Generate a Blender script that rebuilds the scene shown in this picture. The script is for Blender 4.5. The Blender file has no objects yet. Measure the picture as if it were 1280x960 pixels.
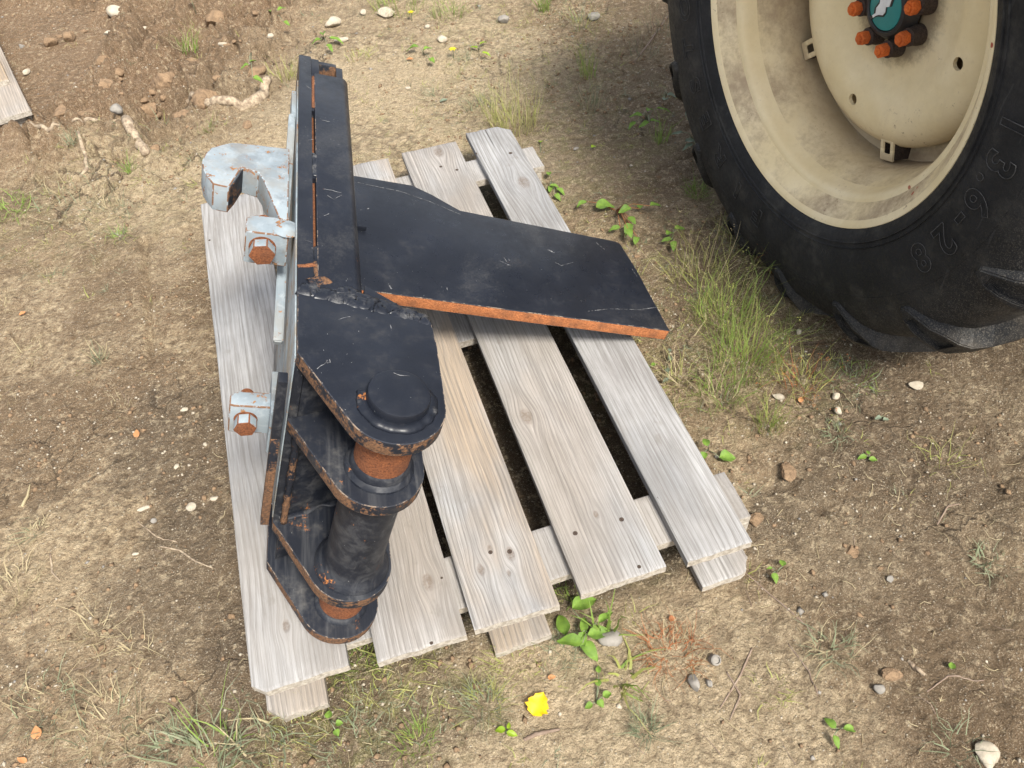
import bpy, bmesh, math, random
import numpy as np
from math import sin, cos, radians, pi, hypot, atan2, exp
from mathutils import Vector, Matrix
random.seed(7); rng = np.random.default_rng(11)
S = bpy.context.scene
COL = S.collection

# ---------------------------------------------------------------- camera
CH, PITCH, ROLL, FPX = 1.342, radians(49.241), radians(-4.882), 1016.6
_f = Vector((0, cos(PITCH), -sin(PITCH))); _r = Vector((1, 0, 0)); _u = _r.cross(_f)
CR = cos(ROLL)*_r + sin(ROLL)*_u; CU = -sin(ROLL)*_r + cos(ROLL)*_u; CF = _f
CP = Vector((0, 0, CH))
cam = bpy.data.cameras.new('camera'); camo = bpy.data.objects.new('camera', cam); COL.objects.link(camo)
M4 = Matrix((( CR.x, CU.x, -CF.x, 0), (CR.y, CU.y, -CF.y, 0), (CR.z, CU.z, -CF.z, CH), (0, 0, 0, 1)))
camo.matrix_world = M4
cam.sensor_width = 36; cam.lens = 36*FPX/1280; cam.clip_start = .02; cam.clip_end = 500
S.camera = camo
# ---------------------------------------------------------------- light
SUN_EL, SUN_AZ = radians(54), radians(-60)        # azimuth counted from +x towards +y
w = bpy.data.worlds.new('World'); S.world = w; w.use_nodes = True
wn = w.node_tree.nodes; bg = wn['Background']
sky = wn.new('ShaderNodeTexSky'); sky.sky_type = 'NISHITA'; sky.sun_disc = False
sky.sun_elevation = SUN_EL; sky.sun_rotation = pi/2 - SUN_AZ; sky.air_density = 1.0; sky.dust_density = 3.0
hs = wn.new('ShaderNodeHueSaturation'); hs.inputs['Saturation'].default_value = .38; w.node_tree.links.new(sky.outputs[0], hs.inputs['Color']); w.node_tree.links.new(hs.outputs[0], bg.inputs[0]); bg.inputs[1].default_value = .13
sl = bpy.data.lights.new('sun', 'SUN'); sl.energy = 3.1; sl.angle = radians(12.0); sl.color = (1, .95, .86)
so = bpy.data.objects.new('sun', sl); COL.objects.link(so)
sd = Vector((cos(SUN_EL)*cos(SUN_AZ), cos(SUN_EL)*sin(SUN_AZ), sin(SUN_EL)))
so.rotation_euler = sd.to_track_quat('Z', 'Y').to_euler(); so.location = (3, 4, 8)
S.view_settings.view_transform = 'Standard'; S.view_settings.look = 'None'
S.view_settings.exposure = 1.12; S.view_settings.gamma = 1
try: S.view_settings.use_curve_mapping = False
except Exception: pass

# ---------------------------------------------------------------- helpers
def at(px, py, z=0.0):
    d = (px-640)/FPX*CR - (py-480)/FPX*CU + CF
    t = (z-CH)/d.z
    return CP + d*t
def link(o, parent=None):
    COL.objects.link(o)
    if parent is not None: o.parent = parent
    return o
def meshobj(name, verts, faces, mats, parent=None, smooth=False, mi=None, loc=None):
    me = bpy.data.meshes.new(name)
    if isinstance(verts, np.ndarray) and isinstance(faces, np.ndarray):
        n, k = faces.shape
        me.vertices.add(len(verts)); me.vertices.foreach_set('co', verts.astype(np.float32).ravel())
        me.loops.add(n*k); me.loops.foreach_set('vertex_index', faces.astype(np.int32).ravel())
        me.polygons.add(n); me.polygons.foreach_set('loop_start', np.arange(0, n*k, k, dtype=np.int32))
        try: me.polygons.foreach_set('loop_total', np.full(n, k, dtype=np.int32))
        except Exception: pass
        me.update(calc_edges=True)
    else:
        me.from_pydata([tuple(v) for v in verts], [], [tuple(f) for f in faces]); me.update()
    if not isinstance(mats, (list, tuple)): mats = [mats]
    for m in mats: me.materials.append(m)
    if mi is not None: me.polygons.foreach_set('material_index', np.array(mi, dtype=np.int32))
    if smooth: me.polygons.foreach_set('use_smooth', np.ones(len(me.polygons), dtype=bool))
    o = bpy.data.objects.new(name, me)
    if loc is not None: o.location = loc
    return link(o, parent)
def bmobj(name, bm, mats, parent=None, smooth=False, loc=None):
    bmesh.ops.recalc_face_normals(bm, faces=bm.faces)
    me = bpy.data.meshes.new(name); bm.to_mesh(me); bm.free()
    if not isinstance(mats, (list, tuple)): mats = [mats]
    for m in mats: me.materials.append(m)
    if smooth:
        me.polygons.foreach_set('use_smooth', np.ones(len(me.polygons), dtype=bool))
        try: me.set_sharp_from_angle(angle=radians(38))
        except Exception: pass
    o = bpy.data.objects.new(name, me)
    if loc is not None: o.location = loc
    return link(o, parent)
def tag(o, label=None, cat=None, group=None, kind=None):
    if label: o['label'] = label
    if cat: o['category'] = cat
    if group: o['group'] = group
    if kind: o['kind'] = kind
    return o
def empty(name, loc, label, cat, group=None, rot=None):
    o = bpy.data.objects.new(name, None); COL.objects.link(o); o.location = loc
    o.empty_display_size = .05
    if rot is not None: o.rotation_euler = rot
    return tag(o, label, cat, group)

# ---- numpy noise
_T = rng.random((256, 256))
def vnoise(x, y):
    xi = np.floor(x).astype(int); yi = np.floor(y).astype(int); fx = x-xi; fy = y-yi
    fx = fx*fx*(3-2*fx); fy = fy*fy*(3-2*fy)
    a = _T[xi & 255, yi & 255]; b = _T[(xi+1) & 255, yi & 255]; c = _T[xi & 255, (yi+1) & 255]; d = _T[(xi+1) & 255, (yi+1) & 255]
    return (a*(1-fx)+b*fx)*(1-fy)+(c*(1-fx)+d*fx)*fy
def fbm(x, y, o=4, g=.5):
    s = 0; a = 1; t = 0
    for i in range(o):
        s = s+a*vnoise(x*2**i+17.3*i, y*2**i+9.1*i); t += a; a *= g
    return s/t
def vor(x, y):
    """cellular: nearest and second nearest distance plus a value of the nearest cell"""
    xi = np.floor(x).astype(int); yi = np.floor(y).astype(int)
    d1 = np.full(x.shape, 9.); d2 = np.full(x.shape, 9.); v = np.zeros(x.shape)
    for i in (-1, 0, 1):
        for j in (-1, 0, 1):
            a = (xi+i) & 255; b = (yi+j) & 255
            px = xi+i+_T[a, b]; py = yi+j+_T[b, (a+77) & 255]
            d = np.hypot(px-x, py-y); val = _T[(a+31) & 255, (b+57) & 255]
            n = d < d1
            d2 = np.where(n, d1, np.minimum(d2, d)); v = np.where(n, val, v); d1 = np.where(n, d, d1)
    return d1, d2, v
def bump(x, y, cx, cy, r): return np.exp(-(((x-cx)**2+(y-cy)**2)/(r*r)))
def sstep(a, b, x):
    t = np.clip((x-a)/(b-a), 0, 1); return t*t*(3-2*t)
A_ = lambda px, py: at(px, py)
def ground_h(x, y):
    x = np.asarray(x, float); y = np.asarray(y, float)
    h = .004*(fbm(x*60, y*60+9, 2)-.5)+.030*(fbm(x*1.3+5, y*1.3+8, 3)-.5) + .016*(fbm(x*6, y*6+3, 4, .55)-.5) + .006*(fbm(x*26+3, y*26, 3, .6)-.5)
    # lumpy dug soil, upper left
    m = sstep(-.60, -.95, x-.22*(y-2.6)+.25*(fbm(x*2.5, y*2.5+40, 3)-.5))*sstep(1.95, 2.35, y+.3*(fbm(x*2+9, y*2, 3)-.5))
    wx = x+.05*(fbm(x*7, y*7+3, 2)-.5); wy = y+.05*(fbm(x*7+50, y*7, 2)-.5)
    d1, d2, v = vor(wx*6.5, wy*6.5); e1, e2, v2 = vor(wx*15+3, wy*15)
    f1, f2, v3 = vor(wx*38+1, wy*38)
    qq = at(-60, 90); m = m*(1-sstep(.62, .48, np.hypot(x-qq.x, y-qq.y)))
    h = h+1.35*m*(.075*(v-.35)*sstep(.0, .14, d2-d1)+.030*(v2-.4)*sstep(0, .16, e2-e1)+.020*(v3-.5)*sstep(0, .2, f2-f1)-.014*sstep(.10, .0, d2-d1)*sstep(.4, .6, v)+.045*(fbm(x*10, y*10+2, 5, .65)-.5)+.01)
    # rough trodden mud right of the pallet
    m2 = sstep(.33, .43, x+.12*(y-.8)+.1*(fbm(x*4, y*4, 2)-.5))*sstep(1.15, .85, y)
    m2 = m2*sstep(.25, .6, fbm(x*3+2, y*3+4, 3)+.12)
    h = h+m2*(.045*(fbm(x*19, y*19+7, 5, .66)-.5)+.007*(v2-.5)*sstep(0, .3, e2-e1))
    # small ridges
    rd = np.abs(fbm(x*8+20, y*8+11, 3)-.5); h = h-.006*sstep(.035, .0, rd)
    # sharp print of a board left of the pallet
    p0 = A_(178, 298); p1 = A_(187, 440); dx = p1.x-p0.x; dy = p1.y-p0.y; L = hypot(dx, dy)
    u = ((x-p0.x)*dx+(y-p0.y)*dy)/L; q = (-(x-p0.x)*dy+(y-p0.y)*dx)/L       # q>0 to the right of the line seen from p0 to p1
    ins = sstep(-.01, .0, u)*sstep(L+.05, L-.02, u)
    h = h-ins*.009*sstep(-.002, .004, q)*sstep(.30, .10, q) - ins*.016*np.exp(-(q/.008)**2)
    # tyre sinks in: small lip beside it
    # keep flat under the pallet
    ya = radians(103.95); s = x*cos(ya)+y*sin(ya); t = x*sin(ya)-y*cos(ya)
    mp = sstep(.44, .54, s)*sstep(2.02, 1.9, s)*sstep(-.36, -.28, t)*sstep(.62, .54, t)
    h = h*(1-.75*mp)-.008*mp
    return h
def G(px, py):
    p = at(px, py); p.z = float(ground_h(np.array([p.x]), np.array([p.y]))[0])
    q = at(px, py, p.z); q.z = float(ground_h(np.array([q.x]), np.array([q.y]))[0]); return q

# ---- material helper
class NT:
    def __init__(s, name):
        s.m = bpy.data.materials.new(name); s.m.use_nodes = True; s.t = s.m.node_tree; s.b = s.t.nodes['Principled BSDF']
        s.tc = s.t.nodes.new('ShaderNodeTexCoord'); s.obj = s.tc.outputs['Object']
    def L(s, a, b): s.t.links.new(a, b)
    def put(s, sock, v):
        if isinstance(v, bpy.types.NodeSocket): s.L(v, sock)
        elif v is not None: sock.default_value = v if not (isinstance(v, tuple) and len(v) == 3 and sock.type == 'RGBA') else (*v, 1)
    def math(s, op, a, b=None, c=None, clamp=False):
        n = s.t.nodes.new('ShaderNodeMath'); n.operation = op; n.use_clamp = clamp
        s.put(n.inputs[0], a); s.put(n.inputs[1], b)
        if c is not None: s.put(n.inputs[2], c)
        return n.outputs[0]
    def map(s, v=None, sc=(1, 1, 1), loc=(0, 0, 0), rot=(0, 0, 0)):
        n = s.t.nodes.new('ShaderNodeMapping'); s.L(v or s.obj, n.inputs[0]); n.inputs['Scale'].default_value = sc
        s.put(n.inputs['Location'], loc); n.inputs['Rotation'].default_value = rot; return n.outputs[0]
    def noise(s, sc, d=4, r=.55, v=None, dist=0):
        n = s.t.nodes.new('ShaderNodeTexNoise'); s.L(v or s.obj, n.inputs['Vector']); n.inputs['Scale'].default_value = sc
        n.inputs['Detail'].default_value = d; n.inputs['Roughness'].default_value = r; n.inputs['Distortion'].default_value = dist; return n.outputs[0]
    def vor(s, sc, v=None, feat='F1', out='Distance', rnd=1):
        n = s.t.nodes.new('ShaderNodeTexVoronoi'); n.feature = feat; s.L(v or s.obj, n.inputs['Vector']); n.inputs['Scale'].default_value = sc
        n.inputs['Randomness'].default_value = rnd; return n.outputs[out]
    def ss(s, x, a, b, lo=0., hi=1.):
        n = s.t.nodes.new('ShaderNodeMapRange'); n.interpolation_type = 'SMOOTHSTEP' if a < b else 'LINEAR'; s.put(n.inputs[0], x)
        n.inputs[1].default_value = a; n.inputs[2].default_value = b; n.inputs[3].default_value = lo; n.inputs[4].default_value = hi; return n.outputs[0]
    def mix(s, f, a, b, mode='MIX'):
        n = s.t.nodes.new('ShaderNodeMix'); n.data_type = 'RGBA'; n.blend_type = mode
        s.put(n.inputs[0], f); s.put(n.inputs[6], a); s.put(n.inputs[7], b); return n.outputs[2]
    def xyz(s, v=None):
        n = s.t.nodes.new('ShaderNodeSeparateXYZ'); s.L(v or s.obj, n.inputs[0]); return n.outputs
    def comb(s, x, y, z):
        n = s.t.nodes.new('ShaderNodeCombineXYZ'); s.put(n.inputs[0], x); s.put(n.inputs[1], y); s.put(n.inputs[2], z); return n.outputs[0]
    def bumpn(s, h, st=.3, d=.01, nrm=None):
        n = s.t.nodes.new('ShaderNodeBump'); s.L(h, n.inputs['Height']); n.inputs['Strength'].default_value = st; n.inputs['Distance'].default_value = d
        if nrm: s.L(nrm, n.inputs['Normal'])
        return n.outputs[0]
    def rand(s): return s.t.nodes.new('ShaderNodeObjectInfo').outputs['Random']
    def dist(s, p, v=None):
        n = s.t.nodes.new('ShaderNodeVectorMath'); n.operation = 'DISTANCE'; s.L(v or s.obj, n.inputs[0]); n.inputs[1].default_value = p; return n.outputs['Value']
    def fin(s, col, rough=.8, bump=None, metal=0, spec=None, coat=None):
        s.put(s.b.inputs['Base Color'], col); s.put(s.b.inputs['Roughness'], rough); s.b.inputs['Metallic'].default_value = metal
        if bump: s.L(bump, s.b.inputs['Normal'])
        if spec is not None: s.b.inputs['Specular IOR Level'].default_value = spec
        if coat is not None: s.b.inputs['Coat Weight'].default_value = coat
        return s.m

def mat_ground():
    n = NT('soil'); P = n.obj
    big = n.noise(1.1, 5, .6); med = n.noise(7, 6, .65); fin = n.noise(60, 6, .7); gr = n.noise(420, 3, .7)
    c = n.mix(n.ss(big, .40, .60), (.26, .180, .107), (.44, .325, .200))
    c = n.mix(n.ss(med, .42, .64, 0, .6), c, (.20, .135, .078))
    # sandy pale crust patches
    s1 = n.math('MULTIPLY', n.ss(n.noise(2.3, 5, .6, n.map(loc=(4, 2, 0))), .46, .62), n.ss(fin, .3, .6))
    c = n.mix(n.math('MULTIPLY', s1, .9), c, (.60, .465, .295))
    def patch(px, py, r, soft=.6, nz=.5):
        q = at(px, py); d = n.dist((q.x, q.y, 0), n.comb(n.xyz()[0], n.xyz()[1], 0.))
        d = n.math('ADD', d, n.math('MULTIPLY', n.math('SUBTRACT', med, .5), nz))
        return n.ss(d, r*(1-soft*.5), r*(1+soft*.5), 1., 0.)
    # sandy pale ground behind the pallet and at the lower edge
    for px, py, r, a in ((540, 150, .55, .75), (250, 235, .28, .6), (650, 900, .24, .65), (880, 880, .24, .75), (1000, 650, .14, .45), (450, 60, .5, .5)):
        c = n.mix(n.math('MULTIPLY', patch(px, py, r), a), c, (.62, .49, .315))
    # darker soil: damp mixed with painted cast shade, left of the pallet and round the wheel
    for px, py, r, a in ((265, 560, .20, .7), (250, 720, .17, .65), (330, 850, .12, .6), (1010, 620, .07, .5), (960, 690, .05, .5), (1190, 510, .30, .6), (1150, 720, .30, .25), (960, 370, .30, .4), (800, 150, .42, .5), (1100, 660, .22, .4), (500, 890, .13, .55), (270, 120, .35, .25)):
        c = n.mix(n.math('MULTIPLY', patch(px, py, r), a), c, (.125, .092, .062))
    # shade under the pallet, painted into the soil colour
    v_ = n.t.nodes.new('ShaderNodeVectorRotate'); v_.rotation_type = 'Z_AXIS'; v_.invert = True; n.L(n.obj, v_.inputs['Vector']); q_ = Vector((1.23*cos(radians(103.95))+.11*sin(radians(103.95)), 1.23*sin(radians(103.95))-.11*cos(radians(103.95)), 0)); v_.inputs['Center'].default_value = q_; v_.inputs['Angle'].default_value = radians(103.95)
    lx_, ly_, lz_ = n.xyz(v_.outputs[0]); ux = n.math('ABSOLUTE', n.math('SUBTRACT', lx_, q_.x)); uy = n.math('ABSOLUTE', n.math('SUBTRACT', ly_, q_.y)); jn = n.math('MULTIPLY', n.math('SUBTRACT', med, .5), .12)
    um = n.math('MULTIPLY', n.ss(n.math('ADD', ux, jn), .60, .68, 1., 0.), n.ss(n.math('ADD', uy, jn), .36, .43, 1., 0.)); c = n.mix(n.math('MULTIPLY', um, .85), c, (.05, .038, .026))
    # moss and algae film
    for px, py, r, a in ((600, 240, .5, .30), (880, 420, .28, .50), (500, 860, .16, .5), (120, 255, .30, .25), (690, 60, .4, .3), (720, 180, .3, .25), (420, 915, .12, .45), (760, 760, .12, .3)):
        c = n.mix(n.math('MULTIPLY', patch(px, py, r), n.math('MULTIPLY', n.ss(n.noise(22, 5, .7), .42, .62), a)), c, (.24, .235, .09))
    # reddish dug soil upper left
    q = at(130, 60); d = n.dist((q.x-.3, q.y+.2, 0)); c = n.mix(n.ss(n.math('ADD', d, n.math('MULTIPLY', med, .5)), 1.0, 1.45, .80, 0.), c, (.245, .150, .086))
    c = n.mix(n.ss(gr, .32, .50, .65, 0.), c, (.13, .09, .052)); c = n.mix(n.ss(gr, .54, .68, 0, .65), c, (.80, .68, .50))
    c = n.mix(n.ss(fin, .54, .66, 0, .55), c, (.74, .60, .40)); c = n.mix(n.ss(fin, .46, .32, 0, .6), c, (.15, .10, .058)); c = n.mix(n.ss(n.noise(24, 6, .75, n.map(loc=(2, 8, 0))), .52, .64, 0, .38), c, (.20, .14, .082))
    vv = n.vor(150); vc = n.vor(150, out='Color'); sep = n.t.nodes.new('ShaderNodeSeparateColor'); n.L(vc, sep.inputs[0])
    peb = n.math('MULTIPLY', n.ss(vv, .16, .28, 1., 0.), n.ss(sep.outputs[0], .80, .84))
    c = n.mix(n.math('MULTIPLY', peb, .8), c, (.70, .62, .48))
    # fine cracks
    cr = n.vor(9, n.map(v=n.comb(n.math('ADD', n.xyz()[0], n.math('MULTIPLY', fin, .05)), n.math('ADD', n.xyz()[1], n.math('MULTIPLY', med, .12)), 0.)), 'DISTANCE_TO_EDGE')
    crk = n.math('MULTIPLY', n.ss(cr, .0, .018, 1., 0.), n.ss(n.noise(2.1, 3, .5, n.map(loc=(9, 1, 0))), .56, .66))
    c = n.mix(n.math('MULTIPLY', crk, .55), c, (.07, .05, .035))
    wv = n.comb(n.math('ADD', n.xyz()[0], n.math('MULTIPLY', fin, .012)), n.math('ADD', n.xyz()[1], n.math('MULTIPLY', n.noise(55, 5, .7, n.map(loc=(3, 1, 0))), .012)), 0.)
    cb1 = n.vor(48, wv); cb2 = n.vor(130, wv); cmk = n.ss(n.noise(3.2, 4, .6, n.map(loc=(7, 7, 0))), .40, .62)
    c = n.mix(n.math('MULTIPLY', n.ss(cb1, .45, .75), n.math('MULTIPLY', cmk, .45)), c, (.15, .105, .065)); c = n.mix(n.ss(cb2, .50, .80, 0, .22), c, (.14, .10, .06))
    h = n.math('ADD', n.math('MULTIPLY', n.noise(35, 8, .74), 1.2), n.math('MULTIPLY', n.noise(150, 5, .75), .8))
    h = n.math('SUBTRACT', h, n.math('MULTIPLY', n.math('MULTIPLY', cb1, cmk), .8)); h = n.math('SUBTRACT', h, n.math('MULTIPLY', cb2, .35))
    h = n.math('ADD', h, n.math('MULTIPLY', gr, .28)); h = n.math('ADD', h, n.math('MULTIPLY', peb, .3)); h = n.math('SUBTRACT', h, n.math('MULTIPLY', crk, .9))
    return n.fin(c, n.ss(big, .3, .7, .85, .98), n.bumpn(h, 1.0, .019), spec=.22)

def mat_wood(name, warm=0., dark=0., knots=(), scale=1., rings=1.):
    """weathered board, grain along local x"""
    n = NT(name); X, Y, Z = n.xyz(); r = n.rand()
    off = n.math('MULTIPLY', r, 37.)
    yy = Y; kd = None
    for kx, ky, kr in knots:
        d = n.dist((kx, ky, 0), n.comb(n.math('MULTIPLY', n.math('SUBTRACT', X, kx*.5), 1.), Y, 0.)) if False else n.math('SQRT', n.math('ADD', n.math('POWER', n.math('MULTIPLY', n.math('SUBTRACT', X, kx), .55), 2.), n.math('POWER', n.math('SUBTRACT', Y, ky), 2.)))
        g = n.math('POWER', 2.718, n.math('MULTIPLY', n.math('POWER', n.math('DIVIDE', d, kr*2.2), 2.), -1.))
        yy = n.math('SUBTRACT', yy, n.math('MULTIPLY', n.math('MULTIPLY', g, n.math('SUBTRACT', Y, ky)), .85))
        k1 = n.ss(n.math('ADD', d, n.math('MULTIPLY', n.noise(90, 3), kr*.3)), kr*.7, kr*1.3, 1., 0.); kd = k1 if kd is None else n.math('MAXIMUM', kd, k1)
    V = n.comb(n.math('ADD', n.math('MULTIPLY', X, .9), off), n.math('ADD', yy, off), n.math('MULTIPLY', Z, 1.))
    lo = n.noise(5, 2, .5, n.map(V, (.35, 1.6, 1)))                   # slow wander of the grain
    u = n.math('ADD', n.math('MULTIPLY', yy, 115.*rings), n.math('MULTIPLY', lo, 7.5))
    u = n.math('ADD', u, n.math('MULTIPLY', n.noise(30, 3, .6, n.map(V, (.06, 1, 1))), 1.0))
    saw = n.math('FRACT', u); line = n.math('POWER', saw, 3.2)
    fibre = n.noise(260, 5, .7, n.map(V, (.022, 1, 1))); fib2 = n.noise(900, 3, .6, n.map(V, (.02, 1, 1)))
    blot = n.noise(7, 5, .6, n.map(V, (.5, 1, 1)))
    base = n.mix(n.ss(blot, .35, .65), (.232, .235, .240), (.362, .366, .370))
    if warm: base = n.mix(n.math('MULTIPLY', n.ss(n.noise(4, 4, .6, n.map(V, (.5, 1, 1), (3, 0, 0))), .3, .6), warm), base, (.38, .28, .18))
    if dark: base = n.mix(dark, base, (.16, .145, .12))
    c = n.mix(n.math('MULTIPLY', n.math('MULTIPLY', line, n.ss(n.noise(9, 3, .6, n.map(V, (.4, 2, 1), (5, 5, 0))), .25, .6)), .66), base, (.125, .115, .105))
    c = n.mix(n.ss(fibre, .30, .66, .62, 0.), c, (.125, .115, .105)); c = n.mix(n.ss(n.noise(2.6, 4, .6, n.map(V, (.6, 1, 1), (6, 2, 0))), .46, .66, 0, .35), c, (.25, .215, .175)); c = n.mix(n.ss(fib2, .55, .8, 0, .28), c, (.68, .66, .64))
    crk = n.ss(n.noise(85, 2, .5, n.map(V, (.018, 1, 1), (8, 3, 0))), .755, .785)
    c = n.mix(n.math('MULTIPLY', crk, .8), c, (.05, .04, .035))
    st = n.ss(n.noise(18, 4, .7, n.map(V, (.6, 1, 1), (1, 9, 0))), .62, .74, 0, .45); c = n.mix(st, c, (.14, .12, .10))
    h = n.math('SUBTRACT', n.math('ADD', n.math('MULTIPLY', fibre, .9), n.math('MULTIPLY', fib2, .3)), n.math('ADD', n.math('MULTIPLY', line, .35), n.math('MULTIPLY', crk, 2.)))
    if kd is not None:
        kr_ = n.math('MULTIPLY', kd, n.ss(n.noise(170, 3, .6), .35, .6, .45, 1.)); c = n.mix(n.math('MULTIPLY', kr_, .6), c, (.12, .085, .06)); h = n.math('SUBTRACT', h, n.math('MULTIPLY', kd, n.noise(220, 3)))
    return n.fin(c, .82, n.bumpn(h, .7, .0026), spec=.25)

def mat_endgrain():
    n = NT('cut_wood_end'); c = n.mix(n.ss(n.noise(120, 4, .7), .35, .65), (.24, .21, .17), (.42, .38, .32))
    return n.fin(c, .9, n.bumpn(n.noise(300, 3), .7, .002))

def mat_black(name, rust=.1, dirt=.2, rough=.34, brush=0., dustc=(.20, .185, .16), scr=.8, rc1=(.13, .045, .018), rc2=(.36, .135, .035)):
    n = NT(name)
    big = n.noise(9, 5, .6); f = n.noise(45, 6, .7); ff = n.noise(260, 4, .7)
    c = n.mix(n.ss(big, .35, .7), (.0090, .0108, .0160), (.0130, .0155, .0225))
    dm = n.ss(n.math('ADD', n.math('MULTIPLY', big, .6), n.math('MULTIPLY', f, .5)), .56, .84, 0, dirt); c = n.mix(dm, c, dustc)
    if brush: # polishing swirls
        b_ = n.noise(40, 4, .7, n.map(sc=(1, .07, 1), rot=(0, 0, .9)), dist=.6); c = n.mix(n.ss(b_, .45, .7, 0, brush), c, (.16, .16, .16))
    # scratches: thin stretched streaks in two directions
    sm = None
    for sc_, off, wd_ in ((5, 0, .0042), (9, 5, .0050), (17, 9, .0075)):
        X, Y, Z = n.xyz(); sv = n.comb(n.math('ADD', n.math('ADD', X, off*1.), n.math('MULTIPLY', n.noise(6, 2, .5, n.map(loc=(off, 1, 2))), .12)), n.math('ADD', n.math('MULTIPLY', Y, .55+.2*off/5), n.math('MULTIPLY', n.noise(5, 2, .5, n.map(loc=(1, off, 2))), .15)), n.math('MULTIPLY', Z, .3))
        e_ = n.vor(sc_, sv, 'DISTANCE_TO_EDGE'); k = n.math('MULTIPLY', n.ss(e_, wd_*.3, wd_, 1., 0.), n.ss(n.noise(17, 4, .7, n.map(loc=(off, 2, 0))), .64, .68)); k = n.math('MULTIPLY', k, n.ss(ff, .35, .55)); sm = k if sm is None else n.math('MAXIMUM', sm, k)
    dm2 = n.ss(n.math('ADD', n.math('MULTIPLY', n.noise(3.5, 6, .7, dist=.5), .75), n.math('MULTIPLY', ff, .25)), .50, .66, 0, .14); c = n.mix(dm2, c, (.16, .155, .145)); c = n.mix(n.math('MULTIPLY', sm, scr*.8), c, (.30, .30, .30))
    sp = n.ss(n.vor(170), .05, .09, 1., 0.); spm = n.ss(n.noise(60, 2), .60, .64); sp = n.math('MULTIPLY', sp, spm); c = n.mix(n.math('MULTIPLY', sp, .8), c, (.42, .43, .42))
    rm = n.ss(n.math('ADD', n.math('MULTIPLY', n.noise(14, 6, .7, n.map(loc=(3, 3, 1))), .8), n.math('MULTIPLY', ff, .2)), .68-.26*rust, .73-.26*rust)
    rc = n.mix(n.ss(ff, .35, .65), rc1, rc2); c = n.mix(n.math('MULTIPLY', rm, .9), c, rc)
    ro = n.math('ADD', n.ss(f, .3, .7, rough-.07, rough+.10), n.math('MULTIPLY', n.math('MAXIMUM', rm, dm), .45), clamp=True)
    h = n.math('ADD', n.math('MULTIPLY', n.noise(28, 4, .6), .8), n.math('MULTIPLY', ff, n.math('ADD', .10, rm))); return n.fin(c, ro, n.bumpn(h, .13, .004), spec=.26)
def mat_rust(name, c1, c2, dark=.3):
    n = NT(name); f = n.noise(320, 5, .75); g = n.noise(40, 5, .7)
    c = n.mix(n.ss(f, .33, .66), c1, c2); c = n.mix(n.ss(g, .38, .68, 0, dark), c, (.045, .03, .024))
    return n.fin(c, .88, n.bumpn(n.math('ADD', f, n.math('MULTIPLY', g, .5)), .9, .0025), spec=.3)
def mat_greypaint(nm='worn_grey_blue_paint', dirt=0.):
    n = NT(nm); f = n.noise(38, 6, .72); g = n.noise(10, 4, .6); ff = n.noise(240, 4, .7)
    c = n.mix(n.ss(g, .35, .65), (.165, .20, .225), (.235, .275, .30)); c = n.mix(n.ss(n.noise(55, 5, .7, dist=.8), .50, .72, 0, .40), c, (.38, .41, .43))
    c = n.mix(n.ss(n.noise(11, 5, .7, n.map(loc=(2, 5, 1))), .52, .64, 0, .55), c, (.10, .115, .13))
    c = n.mix(n.ss(n.noise(14, 6, .7, n.map(loc=(9, 2, 4))), .45, .62, 0, .35+.4*dirt), c, (.20, .165, .12))
    rm = n.ss(n.math('ADD', n.math('MULTIPLY', f, .8), n.math('MULTIPLY', ff, .2)), .58, .60); c = n.mix(rm, c, n.mix(n.ss(ff, .4, .6), (.12, .055, .025), (.27, .13, .05)))
    return n.fin(c, n.math('ADD', .62, n.math('MULTIPLY', rm, .3)), n.bumpn(n.math('SUBTRACT', n.math('MULTIPLY', ff, .3), n.math('MULTIPLY', rm, .6)), .5, .0015))
def mat_rubber():
    n = NT('tyre_rubber'); f = n.noise(120, 5, .7); X, Y, Z = n.xyz()
    c = n.mix(n.ss(n.noise(9, 5, .6), .35, .7), (.010, .0105, .0115), (.019, .0195, .021))
    rr = n.math('SQRT', n.math('ADD', n.math('POWER', X, 2.), n.math('POWER', Z, 2.)))
    sp = n.noise(430, 4, .75); near = n.ss(rr, .46, .62); low = n.ss(Z, -.30, -.50)
    c = n.mix(n.math('MULTIPLY', n.math('MULTIPLY', n.ss(sp, .52, .62), near), .30), c, (.26, .235, .19))
    c = n.mix(n.ss(n.noise(14, 5, .65), .50, .72, 0, .16), c, (.16, .15, .125))
    c = n.mix(n.math('MULTIPLY', n.ss(rr, .575, .63), n.ss(n.noise(20, 5, .7), .35, .65, 0, .16)), c, (.20, .165, .12))
    # radial rub marks next to the rim
    sc = n.noise(140, 1, .5, n.map(sc=(1, 1, .12), rot=(0, .5, 0))); c = n.mix(n.math('MULTIPLY', n.ss(sc, .70, .74), .06), c, (.22, .22, .21))
    return n.fin(c, n.ss(f, .3, .7, .55, .80), n.bumpn(n.math('ADD', n.noise(60, 4, .6), n.math('MULTIPLY', f, .4)), .30, .003), spec=.28)
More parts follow.
